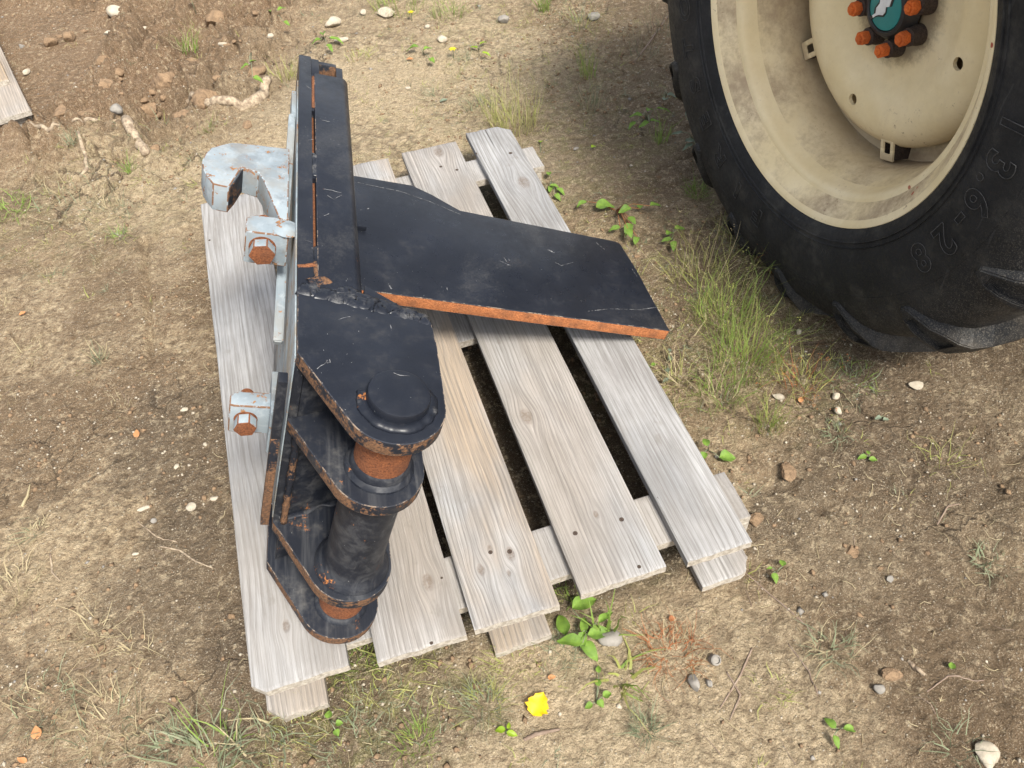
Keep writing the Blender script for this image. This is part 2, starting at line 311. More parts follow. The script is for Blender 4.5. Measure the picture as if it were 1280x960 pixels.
def mat_cream(name='cream_wheel_paint', dirt=.35, inner=False):
    n = NT(name); f = n.noise(60, 6, .75); g = n.noise(6, 5, .6); ff = n.noise(300, 3, .7)
    c = n.mix(n.ss(g, .35, .65), (.73, .60, .35), (.82, .70, .455))
    c = n.mix(n.ss(n.math('ADD', n.math('MULTIPLY', n.noise(3.5, 5, .65), .7), n.math('MULTIPLY', f, .3)), .40, .62, 0, dirt), c, (.36, .27, .17))
    c = n.mix(n.math('MULTIPLY', n.ss(n.noise(130, 3, .7), .615, .66, 0, .65), n.ss(g, .50, .62, .1, 1.)), c, (.20, .11, .06))
    v = n.vor(28); vm = n.ss(n.noise(7, 2), .58, .62); c = n.mix(n.math('MULTIPLY', n.ss(v, .08, .14, 1., 0.), vm), c, (.34, .06, .03))
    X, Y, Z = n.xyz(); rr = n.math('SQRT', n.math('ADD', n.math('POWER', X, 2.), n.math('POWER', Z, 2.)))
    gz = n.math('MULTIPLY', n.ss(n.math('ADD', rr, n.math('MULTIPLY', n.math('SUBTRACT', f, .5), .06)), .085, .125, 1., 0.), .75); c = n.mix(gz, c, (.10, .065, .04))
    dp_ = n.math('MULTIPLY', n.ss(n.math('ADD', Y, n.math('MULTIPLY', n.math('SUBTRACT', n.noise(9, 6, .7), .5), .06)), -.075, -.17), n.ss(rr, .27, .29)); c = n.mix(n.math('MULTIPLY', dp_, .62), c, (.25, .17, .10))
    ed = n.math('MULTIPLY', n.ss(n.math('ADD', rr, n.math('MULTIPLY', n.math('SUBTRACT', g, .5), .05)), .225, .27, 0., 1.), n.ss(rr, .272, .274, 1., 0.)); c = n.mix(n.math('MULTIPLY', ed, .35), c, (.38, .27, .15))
    st_ = n.math('MULTIPLY', n.ss(n.noise(22, 5, .7, n.map(sc=(1, 1, .25))),   .55, .70, 0, .14), n.ss(g, .45, .6)); c = n.mix(st_, c, (.30, .18, .09))
    return n.fin(c, n.ss(f, .3, .7, .42, .70), n.bumpn(n.math('ADD', f, n.math('MULTIPLY', ff, .4)), .16, .002), spec=.45)
def mat_plain(name, c1, c2=None, sc=60, rough=.7, bs=.3, bd=.002, trans=0, spec=.4):
    n = NT(name); f = n.noise(sc, 4, .65); c2 = c2 or tuple(x*.6 for x in c1); r = n.rand()
    c = n.mix(n.ss(f, .3, .7), c1, c2); c = n.mix(n.math('MULTIPLY', r, .35), c, tuple(x*.7 for x in c1))
    m = n.fin(c, rough, n.bumpn(f, bs, bd), spec=spec)
    if trans:
        t = n.t.nodes.new('ShaderNodeBsdfTranslucent'); n.L(c, t.inputs[0]); a = n.t.nodes.new('ShaderNodeMixShader'); a.inputs[0].default_value = trans
        n.L(n.b.outputs[0], a.inputs[1]); n.L(t.outputs[0], a.inputs[2]); n.L(a.outputs[0], n.t.nodes['Material Output'].inputs[0])
    return m

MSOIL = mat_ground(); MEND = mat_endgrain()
MBLK = mat_black('navy_black_paint', .06, .12, .36); MBLKW = mat_black('worn_black_paint', .26, .5, .5, brush=.22); MBLKT = mat_black('scuffed_black_pin_tube', .42, .5, .45, brush=.18, dustc=(.13, .12, .105))
MWELD = mat_black('painted_weld', .30, 1., .34, dustc=(.30, .29, .27)); MEDGE = mat_black('rusted_plate_edge', .80, .9, .6, dustc=(.15, .12, .09), rc1=(.07, .040, .025), rc2=(.175, .090, .045))
MORG = mat_rust('bright_orange_rust', (.23, .075, .028), (.50, .19, .07), .45); MRUST = mat_rust('deep_brown_rust', (.10, .034, .016), (.26, .092, .035), .35)
MGREY = mat_greypaint(); MGREYD = mat_greypaint('dirty_grey_paint', 1.); MGREYB = mat_greypaint('flaking_bolt_paint', .8); MRUB = mat_rubber(); MCREAM = mat_cream(dirt=.14); MCREAMD = mat_cream('dusty_cream_wheel_barrel', .95)
MEDGE2 = mat_rust('brown_orange_seam_rust', (.09, .035, .017), (.26, .10, .04), .5)
def mat_wear(name, paint, metal, lo, hi):
    n = NT(name); f = n.noise(60, 5, .75); g = n.noise(300, 3, .7)
    c = n.mix(n.ss(n.math('ADD', n.math('MULTIPLY', f, .75), n.math('MULTIPLY', g, .25)), lo, hi), paint, n.mix(g, metal, tuple(x*.5 for x in metal))); return n.fin(c, .6)
MWEARG = mat_wear('worn_hook_edge', (.26, .31, .34), (.20, .10, .05), .44, .52); MWEARB = mat_wear('worn_black_edge', (.014, .017, .025), (.25, .19, .14), .50, .58)
MSCR = mat_wear('scratched_metal', (.04, .04, .045), (.24, .24, .24), .40, .55)
MLET = mat_plain('rubbed_letter_rubber', (.055, .055, .055), (.026, .026, .027), 90, .7)
MNUT = mat_rust('orange_nut_paint', (.55, .10, .02), (.80, .20, .04), .25); MDARK = mat_rust('dark_greasy_steel', (.03, .022, .018), (.085, .06, .045), .3)
MHOLE = mat_plain('sooty_hole', (.006, .006, .006)); MTEAL = mat_plain('teal_enamel', (.02, .20, .19), (.03, .26, .25), 20, .35); MWHITE = mat_plain('white_enamel', (.75, .76, .75), (.6, .6, .6), 40, .4)
MBPL = mat_plain('black_plastic', (.02, .02, .02), (.035, .03, .028), 50, .5); MSTONE = mat_plain('pale_stone', (.44, .385, .30), (.28, .24, .18), 45, .85, .6, .004); MSTONEG = mat_plain('grey_stone', (.26, .24, .21), (.17, .155, .135), 45, .85, .6, .004)
MGRASS = mat_plain('green_grass_blade', (.18, .285, .05), (.28, .35, .09), 8, .6, 0, .001, .35); MDRY = mat_plain('straw_grass_blade', (.46, .39, .24), (.34, .27, .15), 10, .75, 0, .001, .25)
MOLIVE = mat_plain('olive_grass_blade', (.30, .33, .08), (.42, .40, .16), 8, .65, 0, .001, .3); MRED = mat_plain('russet_weed_stem', (.30, .10, .035), (.40, .19, .08), 9, .7, 0, .001, .2); MGREYG = mat_plain('grey_green_blade', (.17, .20, .11), (.28, .29, .19), 9, .7, 0, .001, .2)
MLEAF = mat_plain('broad_green_leaf', (.20, .33, .05), (.12, .21, .04), 60, .6, .8, .002, .3, .3); MLEAFG = mat_plain('dusty_grey_leaf', (.20, .24, .17), (.13, .17, .11), 40, .6, .4, .001, .2); MLEAFB = mat_plain('bright_lime_leaf', (.30, .42, .03), (.22, .36, .03), 40, .45, .4, .001, .35)
MYEL = mat_plain('yellow_dead_leaf', (.80, .58, .01), (.70, .42, .01), 70, .5, .3, .001, .3); MORL = mat_plain('orange_dead_leaf', (.50, .24, .10), (.38, .17, .07), 40, .6, .3, .001, .2)
MBARK = mat_plain('pale_dry_root', (.42, .34, .24), (.15, .105, .07), 75, .9, 1., .006); MTWIG = mat_plain('dark_twig', (.16, .11, .08), (.26, .20, .15), 60, .85, .5, .002)
MTRAC = mat_plain('tractor_green_blue_paint', (.05, .13, .14), (.06, .15, .16), 12, .4); MYFL = mat_plain('yellow_petal', (.75, .65, .03), (.65, .5, .03), 30, .5, .2, .001, .3)

# ---------------------------------------------------------------- ground
def ax(a, b, st, far):
    c = list(np.arange(a, b, st)); k = st; v = c[-1]; hi = []
    while v < far: k *= 1.35; v += k; hi.append(v)
    k = st; v = c[0]; lo = []
    while v > -far: k *= 1.35; v -= k; lo.append(v)
    return np.array(lo[::-1]+c+hi)
gx = ax(-2.15, 1.9, .0058, 90); gy = ax(.24, 3.6, .0058, 90)
XX, YY = np.meshgrid(gx, gy); ZZ = ground_h(XX, YY); far = sstep(3, 8, np.hypot(XX, YY-1.5)); ZZ = ZZ*(1-far)
nx, ny = len(gx), len(gy); idx = np.arange(nx*ny).reshape(ny, nx)
F = np.stack([idx[:-1, :-1], idx[:-1, 1:], idx[1:, 1:], idx[1:, :-1]], -1).reshape(-1, 4)
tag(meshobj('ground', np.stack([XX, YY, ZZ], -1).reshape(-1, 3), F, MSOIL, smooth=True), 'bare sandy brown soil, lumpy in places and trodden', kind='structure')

# ---------------------------------------------------------------- pallet
YA = radians(103.95)
PC = (1.23, .11)
def st2w(s, t, z=0): return Vector((s*cos(YA)+t*sin(YA), s*sin(YA)-t*cos(YA), z))
pallet = empty('wooden_pallet', st2w(*PC), 'weathered grey wooden pallet on the soil, carrying the black steel attachment', 'pallet', rot=(0, 0, YA))
def board(name, s0, s1, t0, t1, z0, z1, mat, parent=pallet, pc=PC, endn=.0025, warp=.003, seed=0, near_cut=None, far_cut=None, nl=48, nw=10):
    """board along local x: s grows away from the camera; ends slightly ragged, edges worn"""
    L = s1-s0; W = t1-t0; T = z1-z0; r_ = np.random.default_rng(seed)
    us = np.concatenate([[0, .0015/L, .006/L], np.linspace(.02, .98, nl), [1-.006/L, 1-.0015/L, 1]]); vs = np.concatenate([[0, .002/W], np.linspace(.04, .96, nw), [1-.002/W, 1]])
    U, V = np.meshgrid(us, vs, indexing='ij'); ph = r_.random()*50
    x = (U-.5)*L; y = (V-.5)*W
    en = lambda v, k: endn*(fbm(v*9+k+ph, v*0+k, 3)-.5)*2
    sh0 = en(V, 3); sh1 = en(V, 8)
    if near_cut: sh0 = sh0+near_cut(V)
    if far_cut: sh1 = sh1-far_cut(V)
    x = x+sh0*sstep(.15, 0, U)+sh1*sstep(.85, 1, U)
    y = y+.0022*(fbm(U*6+ph, U*0+2, 3)-.5)*np.where(V < .5, 1, -1)*sstep(.3, .5, abs(V-.5))
    edge = (np.minimum(np.minimum(U*L, (1-U)*L), np.minimum(V*W, (1-V)*W)))
    z = T/2-.0016*sstep(.0025, 0, edge)+warp*(fbm(U*2+ph, V*1.2, 2)-.5)-.0014*sstep(.01, 0, edge)*fbm(U*40, V*20+ph, 2)
    zb = -T/2+warp*(fbm(U*2+ph, V*1.2, 2)-.5)
    n1, n2 = U.shape; top = np.stack([x, y, z], -1).reshape(-1, 3); bot = np.stack([x, y, zb], -1).reshape(-1, 3)
    verts = np.concatenate([top, bot]); I = np.arange(n1*n2).reshape(n1, n2); f = []
    f.append(np.stack([I[:-1, :-1], I[1:, :-1], I[1:, 1:], I[:-1, 1:]], -1).reshape(-1, 4)); mi = [0]*len(f[0])
    f.append((np.stack([I[:-1, :-1], I[:-1, 1:], I[1:, 1:], I[1:, :-1]], -1)+n1*n2).reshape(-1, 4)); mi += [0]*len(f[1])
    N = n1*n2
    for row, e in ((I[0], 1), (I[-1][::-1], 1), (I[:, 0][::-1], 0), (I[:, -1], 0)):
        q = np.stack([row[:-1], row[1:], row[1:]+N, row[:-1]+N], -1); f.append(q); mi += [e]*len(q)
    o = meshobj(name, verts, np.concatenate(f), [mat, MEND], parent, smooth=True, mi=mi, loc=((s0+s1)/2-pc[0], -((t0+t1)/2-pc[1]), (z0+z1)/2))
    try: o.data.set_sharp_from_angle(angle=radians(40))
    except Exception: pass
    return o
def loc_on(px, py, s0, s1, t0, t1, z=.11):
    p = at(px, py, z); s = p.x*cos(YA)+p.y*sin(YA); t = p.x*sin(YA)-p.y*cos(YA); return (s-(s0+s1)/2, -(t-(t0+t1)/2))
PL = [(.570, 1.890, -.309, -.159), (.557, 1.905, -.115, .029), (.556, 1.908, .043, .186), (.562, 1.914, .225, .376), (.557, 1.945, .4125, .531)]
KN = [[(358, 782, .007), (322, 300, .010)], [(535, 727, .010)], [(638, 692, .008), (601, 712, .007), (612, 686, .005), (636, 716, .004)], [(658, 520, .012), (745, 643, .005), (548, 190, .014)], [(655, 228, .016), (690, 600, .006)]]
WARM = [.05, .35, .75, .32, .08]
for i, (s0, s1, t0, t1) in enumerate(PL):
    kn = [(*loc_on(px, py, s0, s1, t0, t1), r) for px, py, r in KN[i]]
    m = mat_wood('grey_weathered_board_%s' % 'abcde'[i], WARM[i], .05*(i == 1), kn, rings=(.75, 1., 1.1, 1.25, .9)[i])
    nc = fc = None
    if i == 0: nc = lambda V: .022*sstep(.86, 1, V)
    if i == 4: fc = lambda V: .025*np.abs(sstep(.3, 0, V))+.0+.03*sstep(.55, .2, V)*0+.012*fbm(V*14, V*0+1, 3)+.03*sstep(.62, 1, V)*0
    if i == 2: nc = lambda V: .004*V
    # local y runs opposite to t
    b = board('plank', s0, s1, t0, t1, .0905, .110, m, seed=i+1, near_cut=(lambda V: .016*sstep(.88, 1, V)) if i == 0 else nc, far_cut=fc)
    b['label'] = ['leftmost, widest-showing grey plank under the attachment', 'second plank, with a large knot by its near end', 'middle plank, browner than the rest', 'fourth plank, between the two widest gaps', 'rightmost narrow plank, reaching out behind the rest'][i]
MBRG = mat_wood('pale_sawn_bearer', .12, 0, (), rings=.6)
MSKD = mat_wood('mossy_bottom_board', .5, .10, (), rings=1)
for j, (s0, s1, ta, tb) in enumerate(((.612, .712, -.30, .562), (1.20, 1.30, -.30, .545), (1.742, 1.838, -.30, .570))):
    board('bearer', s0, s1, ta, tb, .0702, .0900, mat_wood('sawn_bearer_%s' % 'abc'[j], .15, 0, (), rings=.9), seed=20+j, endn=.001)
    for k, (t0, t1) in enumerate(((-.30, -.212), (.074, .164), (.47, .562))):
        board('spacer_block', s0, s1, t0, t1, .0152, .0700, MEND, seed=30+j*3+k, nl=6, nw=4, warp=0, endn=.001)
for k, (s0, t0, t1) in enumerate(((.562, -.312, -.215), (.553, .069, .169), (.548, .448, .548))):
    b = board('bottom_board', s0, 1.838, t0, t1, -.004, .0148, (MSKD, mat_wood('brown_bottom_board', .9, .3, (), rings=1), mat_wood('yellowed_bottom_board', .35, 0, (), rings=1))[k], seed=50+k, endn=.003, near_cut=(lambda V: .02*sstep(.75, 1, V)) if k == 0 else ((lambda V: .025*sstep(.2, 0, V)) if k == 2 else None))
# nails and staples
def small_disc(name, p, r, mat, parent, h=.0012):
    bm = bmesh.new(); bmesh.ops.create_cone(bm, cap_ends=True, segments=10, radius1=r, radius2=r*.8, depth=h); return bmobj(name, bm, mat, parent, loc=p)
nm = None
for px, py, r in ((824, 621, .0035), (883, 621, .0035), (719, 666, .0035), (777, 649, .004), (799, 708, .003), (597, 191, .004), (638, 191, .0045), (551, 208, .004), (571, 212, .004), (637, 689, .0038), (613, 690, .0035), (302, 460, .003), (289, 468, .0035), (310, 578, .003), (322, 772, .0045), (552, 722, .002), (539, 803, .0025), (462, 662, .003), (480, 690, .003), (262, 300, .003)):
    p = at(px, py, .1105); s = p.x*cos(YA)+p.y*sin(YA); t = p.x*sin(YA)-p.y*cos(YA)
    l = (s-PC[0], -(t-PC[1]), .1094)
    if nm is None: o = small_disc('nail', l, .0035, MDARK, pallet); nm = o
    else: o = nm.copy(); COL.objects.link(o); o.parent = pallet; o.location = l
    o.scale = (r/.0026, r/.0026, 1)

# ---------------------------------------------------------------- black attachment (its own leaning frame)
ye = radians(5.9); te = radians(19.8)
E1 = Vector((-sin(ye), cos(ye), 0)); Hh = Vector((cos(ye), sin(ye), 0)); E2 = Hh*cos(te)-Vector((0, 0, 1))*sin(te); E3 = Hh*sin(te)+Vector((0, 0, 1))*cos(te)
O_ = Vector((-.26563, .5568, .1305))
hitch = bpy.data.objects.new('steel_attachment', None); COL.objects.link(hitch)
hitch.matrix_world = Matrix(((E2.x, E1.x, E3.x, O_.x), (E2.y, E1.y, E3.y, O_.y), (E2.z, E1.z, E3.z, O_.z), (0, 0, 0, 1)))
tag(hitch, 'heavy navy-black steel machine attachment with a grey hook and wide blade, on the pallet', 'machine attachment')
def prism(name, pts, z0, z1, mats, parent=hitch, bev=.0012, axis='z', smooth=False, sub=0, edge=None):
    """closed outline extruded; sides take the second material"""
    bm = bmesh.new()
    def P(a, b, c): return (a, b, c) if axis == 'z' else ((a, c, b) if axis == 'y' else (c, a, b))
    v0 = [bm.verts.new(P(a, b, z0)) for a, b in pts]; v1 = [bm.verts.new(P(a, b, z1)) for a, b in pts]
    bm.faces.new(v0); bm.faces.new(v1[::-1]); n = len(pts); multi = isinstance(mats, (list, tuple)) and len(mats) > 1
    for i in range(n):
        f = bm.faces.new((v0[i], v0[(i+1) % n], v1[(i+1) % n], v1[i]))
        if multi: f.material_index = 1
    if bev:
        bmesh.ops.recalc_face_normals(bm, faces=bm.faces)
        es = [e for e in bm.edges if len(e.link_faces) == 2 and e.calc_face_angle(0) > .5]
        if edge: mats = list(mats)+[edge]
        bmesh.ops.bevel(bm, geom=es, offset=bev, segments=2, profile=.6, affect='EDGES', clamp_overlap=True, material=len(mats)-1 if edge else -1)
    return bmobj(name, bm, mats, parent, smooth=True)
def boxp(name, x0, x1, y0, y1, z0, z1, mats, parent=hitch, bev=.0012):
    return prism(name, [(x0, y0), (x1, y0), (x1, y1), (x0, y1)], z0, z1, mats, parent, bev)
def lathe(name, prof, mats, parent, seg=48, axis='z', c=(0, 0, 0), smooth=True, noise=0, closed=False, mi=None, ang=(0, 2*pi), caps=True):
    n = len(prof); v = []; full = abs(ang[1]-ang[0]-2*pi) < 1e-6; cnt = seg if full else seg+1
    for i in range(cnt):
        a = ang[0]+(ang[1]-ang[0])*i/seg
        for j, (r, z) in enumerate(prof):
            rr = r+(random.uniform(-noise, noise) if noise and 0 < j < n-1 else 0)
            if axis == 'z': v.append((c[0]+rr*cos(a), c[1]+rr*sin(a), c[2]+z))
            else: v.append((c[0]+rr*cos(a), c[1]+z, c[2]+rr*sin(a)))
    f = []; ms = []
    for i in range(seg):
        k = (i+1) % cnt
        for j in range(n if closed else n-1):
            j2 = (j+1) % n
            f.append((i*n+j, k*n+j, k*n+j2, i*n+j2)); ms.append(mi[j] if mi else 0)
    if not closed and caps:
        if prof[0][0] > 1e-5 and full: f.append(tuple(i*n for i in range(seg))[::-1]); ms.append(0)
        if prof[-1][0] > 1e-5 and full: f.append(tuple(i*n+n-1 for i in range(seg))); ms.append(0)
    bm = bmesh.new(); vs = [bm.verts.new(p) for p in v]; bm.verts.index_update()
    for q, m_ in zip(f, ms):
        try: ff = bm.faces.new([vs[i] for i in q]); ff.material_index = m_
        except ValueError: pass
    bmesh.ops.remove_doubles(bm, verts=bm.verts, dist=1e-6)
    return bmobj(name, bm, mats, parent, smooth=smooth)
CX, CY, RR = -.037, .052, .0625
def ear(full_top=None):
    p = [(-.150, .238), (-.150, .124)]
    a0 = radians(214); a1 = radians(360)
    for i in range(19): a = a0+(a1-a0)*i/18; p.append((CX+RR*cos(a), CY+RR*sin(a)))
    p += [(.0255, .155), (.0225, .198)]
    return p
eo = ear()
prism('ear_plate', eo, .468, .490, [MBLK, MEDGE], edge=MWEARB)['label'] = 'smooth navy-black top ear plate'
prism('ear_plate', eo, .343, .363, [MBLKW, MEDGE], edge=MWEARB)
prism('ear_plate', eo, .098, .120, [MBLKW, MEDGE], edge=MWEARB)
prism('ear_plate', eo, -.019, .000, [MBLKW, MEDGE], edge=MWEARB)['label'] = 'bottom ear plate resting on the leftmost plank'
cc = (CX+.003, CY+.002, 0)
lathe('pin_cap', [(0, .5075), (.034, .5075), (.0368, .5065), (.038, .504), (.0382, .4905), (.036, .4900), (0, .4900)], MBLK, hitch, 56, c=cc)
# uneven weld fillet round the cap
def weld_ring(name, R, z, rad, mat, c, a0=0, a1=2*pi, n=90, amp=.35):
    pts = []; cl = abs(a1-a0-2*pi) < 1e-6
    for i in range(n+(0 if cl else 1)):
        a = a0+(a1-a0)*i/n; pts.append((Vector((c[0]+R*cos(a), c[1]+R*sin(a), z)), rad*(1+amp*(fbm(np.array([i*.45]), np.array([R*50]), 2)[0]-.5)*2)))
    return tube(name, pts, mat, hitch, 10, cl, flat=.55)
def tube(name, pts, mat, parent, k=6, closed=False, smooth=True, flat=1.):
    v = []; f = []; n = len(pts)
    for i, (p, r) in enumerate(pts):
        a = pts[(i-1) % n][0] if (closed or i > 0) else p; b = pts[(i+1) % n][0] if (closed or i < n-1) else p
        d = (b-a); d = d.normalized() if d.length > 1e-9 else Vector((0, 0, 1)); q = d.orthogonal().normalized() if abs(d.z) > .95 else Vector((0, 0, 1)).cross(d).normalized(); w_ = d.cross(q)
        for j in range(k): t = 2*pi*j/k; e_ = (q*cos(t)+w_*sin(t))*r; e_.z *= flat; v.append(p+e_)
    for i in range(n if closed else n-1):
        i2 = (i+1) % n
        for j in range(k): f.append((i*k+j, i*k+(j+1) % k, i2*k+(j+1) % k, i2*k+j))
    if not closed: f.append(tuple(range(k))[::-1]); f.append(tuple((n-1)*k+j for j in range(k)))
    return meshobj(name, v, f, mat, parent, smooth)
weld_ring('cap_weld', .0400, .4900, .0095, MWELD, cc, radians(165), radians(385), n=60, amp=.2)
lathe('pin', [(.0355, .365), (.036, .372), (.036, .468)], MRUST, hitch, 48, c=cc)['label'] = 'rusty pin between the two upper ears'
lathe('pin_collar', [(.046, .3632), (.0455, .3665), (.040, .371), (.0385, .381), (.0365, .3835)], MBLKW, hitch, 48, c=cc, noise=.0004)
lathe('pin_tube', [(.056, .1203), (.0555, .123), (.050, .131), (.0455, .137), (.0425, .147), (.042, .20), (.042, .34), (.042, .3428)], MBLKT, hitch, 48, c=cc)
lathe('pin', [(.0355, .0005), (.0355, .098)], MRUST, hitch, 48, c=cc)['label'] = 'short rusty pin between the two lower ears'
lathe('pin_collar', [(.043, .0003), (.042, .003), (.038, .006), (.036, .007)], MBLKW, hitch, 40, c=cc)
# rust rim at the ear ends
# back plates and box section
boxp('back_plate', -.1500, -.1290, .2385, .873, .0, .4885, [MBLK, MBLK])
boxp('back_plate', -.1500, -.1380, .126, .238, .1205, .3425, [MBLKW, MBLKW]); boxp('back_plate', -.1500, -.1380, .126, .238, .3635, .4675, [MBLKW, MBLKW])
boxp('joint_seam', -.1288, -.1248, .330, .495, .42, .4780, MEDGE2, bev=0); boxp('joint_seam', -.1288, -.1248, .565, .690, .42, .4740, MEDGE2, bev=0)
boxp('seam_filler', -.1288, -.1248, .245, .3295, .42, .4870, MWELD, bev=0); boxp('seam_filler', -.1288, -.1248, .4955, .5645, .42, .4865, MWELD, bev=0); boxp('seam_filler', -.1288, -.1248, .6905, .812, .42, .4860, MWELD, bev=0)
def ctube():
    p = [(-.1245, .400), (-.070, .400)]
    for i in range(9):
        a = radians(0+90*i/8); p.append((-.078+.0135*cos(a), .4765+.0135*sin(a)))
    p += [(-.1215, .490), (-.1235, .4890), (-.1245, .487)]
    return p
prism('box_beam', ctube(), .243, .812, [MBLK, MBLK], axis='y', bev=.0008, edge=MWEARB)
boxp('beam_end', -.1288, -.1150, .8122, .871, .400, .4860, [MBLK, MEDGE]); boxp('beam_end', -.0840, -.0720, .8122, .868, .400, .4790, [MBLK, MEDGE])
boxp('beam_end', -.1149, -.0841, .859, .870, .400, .4840, [MBLKW, MEDGE]); boxp('beam_end', -.1149, -.0841, .8123, .8588, .400, .430, MBLKW)
# weld beads
def bead(name, a, b, rad, mat, n=46, amp=.6, wob=.004, flat=.5):
    a = Vector(a); b = Vector(b); pts = []
    for i in range(n+1):
        t = i/n; k = fbm(np.array([i*.24]), np.array([a.y*31]), 2)[0]-.5; k2 = fbm(np.array([i*.2+9]), np.array([a.x*31]), 2)[0]-.5
        p = a.lerp(b, t); p.y += k2*wob*2; p.x += k*wob; pts.append((p, rad*(1+amp*k*2)))
    return tube(name, pts, mat, hitch, 12, flat=flat)
bead('weld_bead', (-.148, .241, .4885), (.020, .203, .4865), .0125, MWELD, 120, .35, .006, .38)
bead('weld_bead', (-.100, .247, .4892), (-.020, .222, .4880), .0070, MWELD, 50, .5, .006, .4)
bead('weld_bead', (-.136, .250, .4890), (-.112, .262, .4895), .0085, MEDGE, 24, .6, .006, .35)
bead('weld_bead', (-.127, .300, .4845), (-.118, .250, .4862), .0060, MEDGE, 18, .3, .003)
bead('weld_bead', (-.125, .500, .4860), (-.124, .560, .4865), .0052, MWELD, 20)
bead('weld_bead', (-.125, .700, .4858), (-.124, .805, .4860), .0040, MEDGE2, 26)
bead('weld_bead', (-.125, .290, .4850), (-.124, .330, .4855), .0045, MWELD, 16)
bead('weld_bead', (-.1500, .285, .4880), (-.128, .292, .4880), .0030, MEDGE2, 10, .4, .002)
# webs between the ears
for z0, z1 in ((.001, .0975), (.1205, .3425), (.3635, .4675)):
    prism('web_plate', [(-.1375, .128), (-.1375, .140), (.005, .205), (.010, .193)], z0, z1, [MBLKW, MBLKW])
bead('web_weld', (-.1335, .127, .123), (.006, .190, .1225), .0045, MBLKW, 40)
tube('seam_weld', [(Vector((-.1345, .1225, .122+.22*i/30)), .0055*(1+.4*(random.random()-.5))) for i in range(31)], MEDGE, hitch, 8)
prism('beam_gusset', [(.0125, .192), (.021, .2015), (-.062, .262), (-.064, .240)], .30, .4872, [MBLK, MEDGE])
# wide blade
bl = [(-.1285, .548), (-.008, .542), (.300, .527), (.566, .5165), (.606, .515), (.604, .530), (.586, .700), (.571, .7885), (.560, .795), (.206, .829), (.150, .872), (.109, .896), (-.010, .900), (-.1285, .903)]
bd = prism('blade', bl, .209, .2355, [mat_black('scratched_blade_paint', .05, .10, .33, scr=1.), MORG], bev=.0014, edge=MWEARB); bd['label'] = 'wide flat navy-black blade plate with an orange rusted near edge'
bead('blade_weld', (-.062, .560, .238), (-.062, .890, .238), .006, MWELD, 40)
prism('gusset', [(-.066, .715), (.002, .715), (-.066, .775)], .2358, .246, [MBLK, MBLK])
boxp('beam_wall', -.0800, -.0680, .243, .812, .2356, .3998, [MBLKW, MEDGE])
boxp('beam_wall', -.0800, -.0680, .243, .812, .020, .2088, [MBLKW, MEDGE])
def lpt(px, py, w_):
    d = (px-640)/FPX*CR - (py-480)/FPX*CU + CF; t = (w_-(CP-O_).dot(E3))/d.dot(E3); q = CP+d*t-O_; return Vector((q.dot(E2), q.dot(E1), w_))
def scratch(pts, w_, wd=.0009):
    P = [lpt(px, py, w_) for px, py in pts]; pp_ = []
    for a, b in zip(P[:-1], P[1:]):
        m = max(2, int((b-a).length/.004)); pp_ += [a.lerp(b, i/m) for i in range(m)]
    pp_.append(P[-1]); V = []; F = []
    for i, p in enumerate(pp_):
        d = (pp_[min(i+1, len(pp_)-1)]-pp_[max(i-1, 0)]).normalized(); sd_ = Vector((-d.y, d.x, 0)); k = wd*random.uniform(.15, .8); o = random.uniform(-.4, .4)*wd
        V += [p+sd_*(o+k), p+sd_*(o-k)]
        if i and random.random() < .86: F.append((2*i-2, 2*i-1, 2*i+1, 2*i))
    meshobj('scratch_mark', V, F, MSCR, hitch)
for pts, w_ in (([(447, 228), (470, 233), (500, 239), (540, 253), (578, 269)], .2358), ([(735, 389), (760, 386), (800, 387), (822, 384)], .2358), ([(783, 306), (787, 313), (792, 322)], .2358), ([(790, 336), (797, 347)], .2358), ([(694, 328), (702, 332), (716, 328)], .2358), ([(745, 303), (756, 312)], .2358), ([(630, 322), (634, 328)], .2358),
    ([(405, 236), (415, 238), (427, 241)], .4904), ([(409, 244), (417, 249), (427, 244)], .4904), ([(405, 270), (411, 267)], .4904), ([(402, 150), (412, 152)], .4904), ([(396, 461), (402, 457), (408, 453)], .4904), ([(408, 451), (412, 449), (413, 453), (409, 454), (408, 451)], .4904), ([(440, 428), (442, 430)], .4904), ([(492, 466), (500, 469), (512, 470)], .5079), ([(383, 107), (390, 112)], .4889), ([(382, 176), (391, 174)], .4889), ([(381, 300), (390, 303)], .4889)):
    scratch(pts, w_)
# grey quick-hitch side
boxp('grey_hitch_plate', -.1522, -.1503, .1255, .790, .130, .4820, [MGREYD, MGREYD], bev=.0004); boxp('hitch_rib', -.1600, -.1524, .690, .775, .440, .470, [MGREY, MGREY])
def ribbar(name, a, b, wx, wz, mat):
    a = Vector(a); b = Vector(b); d = (b-a).normalized(); x = Vector((1, 0, 0)); u = x.cross(d).normalized(); v = []
    for p in (a, b):
        for sx, su in ((-1, -1), (1, -1), (1, 1), (-1, 1)): v.append(p+x*wx*sx/2+u*wz*su/2)
    bm = bmesh.new(); vs = [bm.verts.new(q) for q in v]
    for q in ((0, 1, 2, 3), (7, 6, 5, 4), (0, 4, 5, 1), (1, 5, 6, 2), (2, 6, 7, 3), (3, 7, 4, 0)): bm.faces.new([vs[i] for i in q])
    bmesh.ops.recalc_face_normals(bm, faces=bm.faces); bmesh.ops.bevel(bm, geom=list(bm.edges), offset=.002, segments=2, affect='EDGES')
    return bmobj(name, bm, mat, hitch, True)
ribbar('hitch_rib', (-.1585, .700, .462), (-.1620, .480, .408), .011, .020, MGREY)
ribbar('hitch_rib', (-.1625, .425, .372), (-.1625, .300, .325), .014, .014, MGREY)
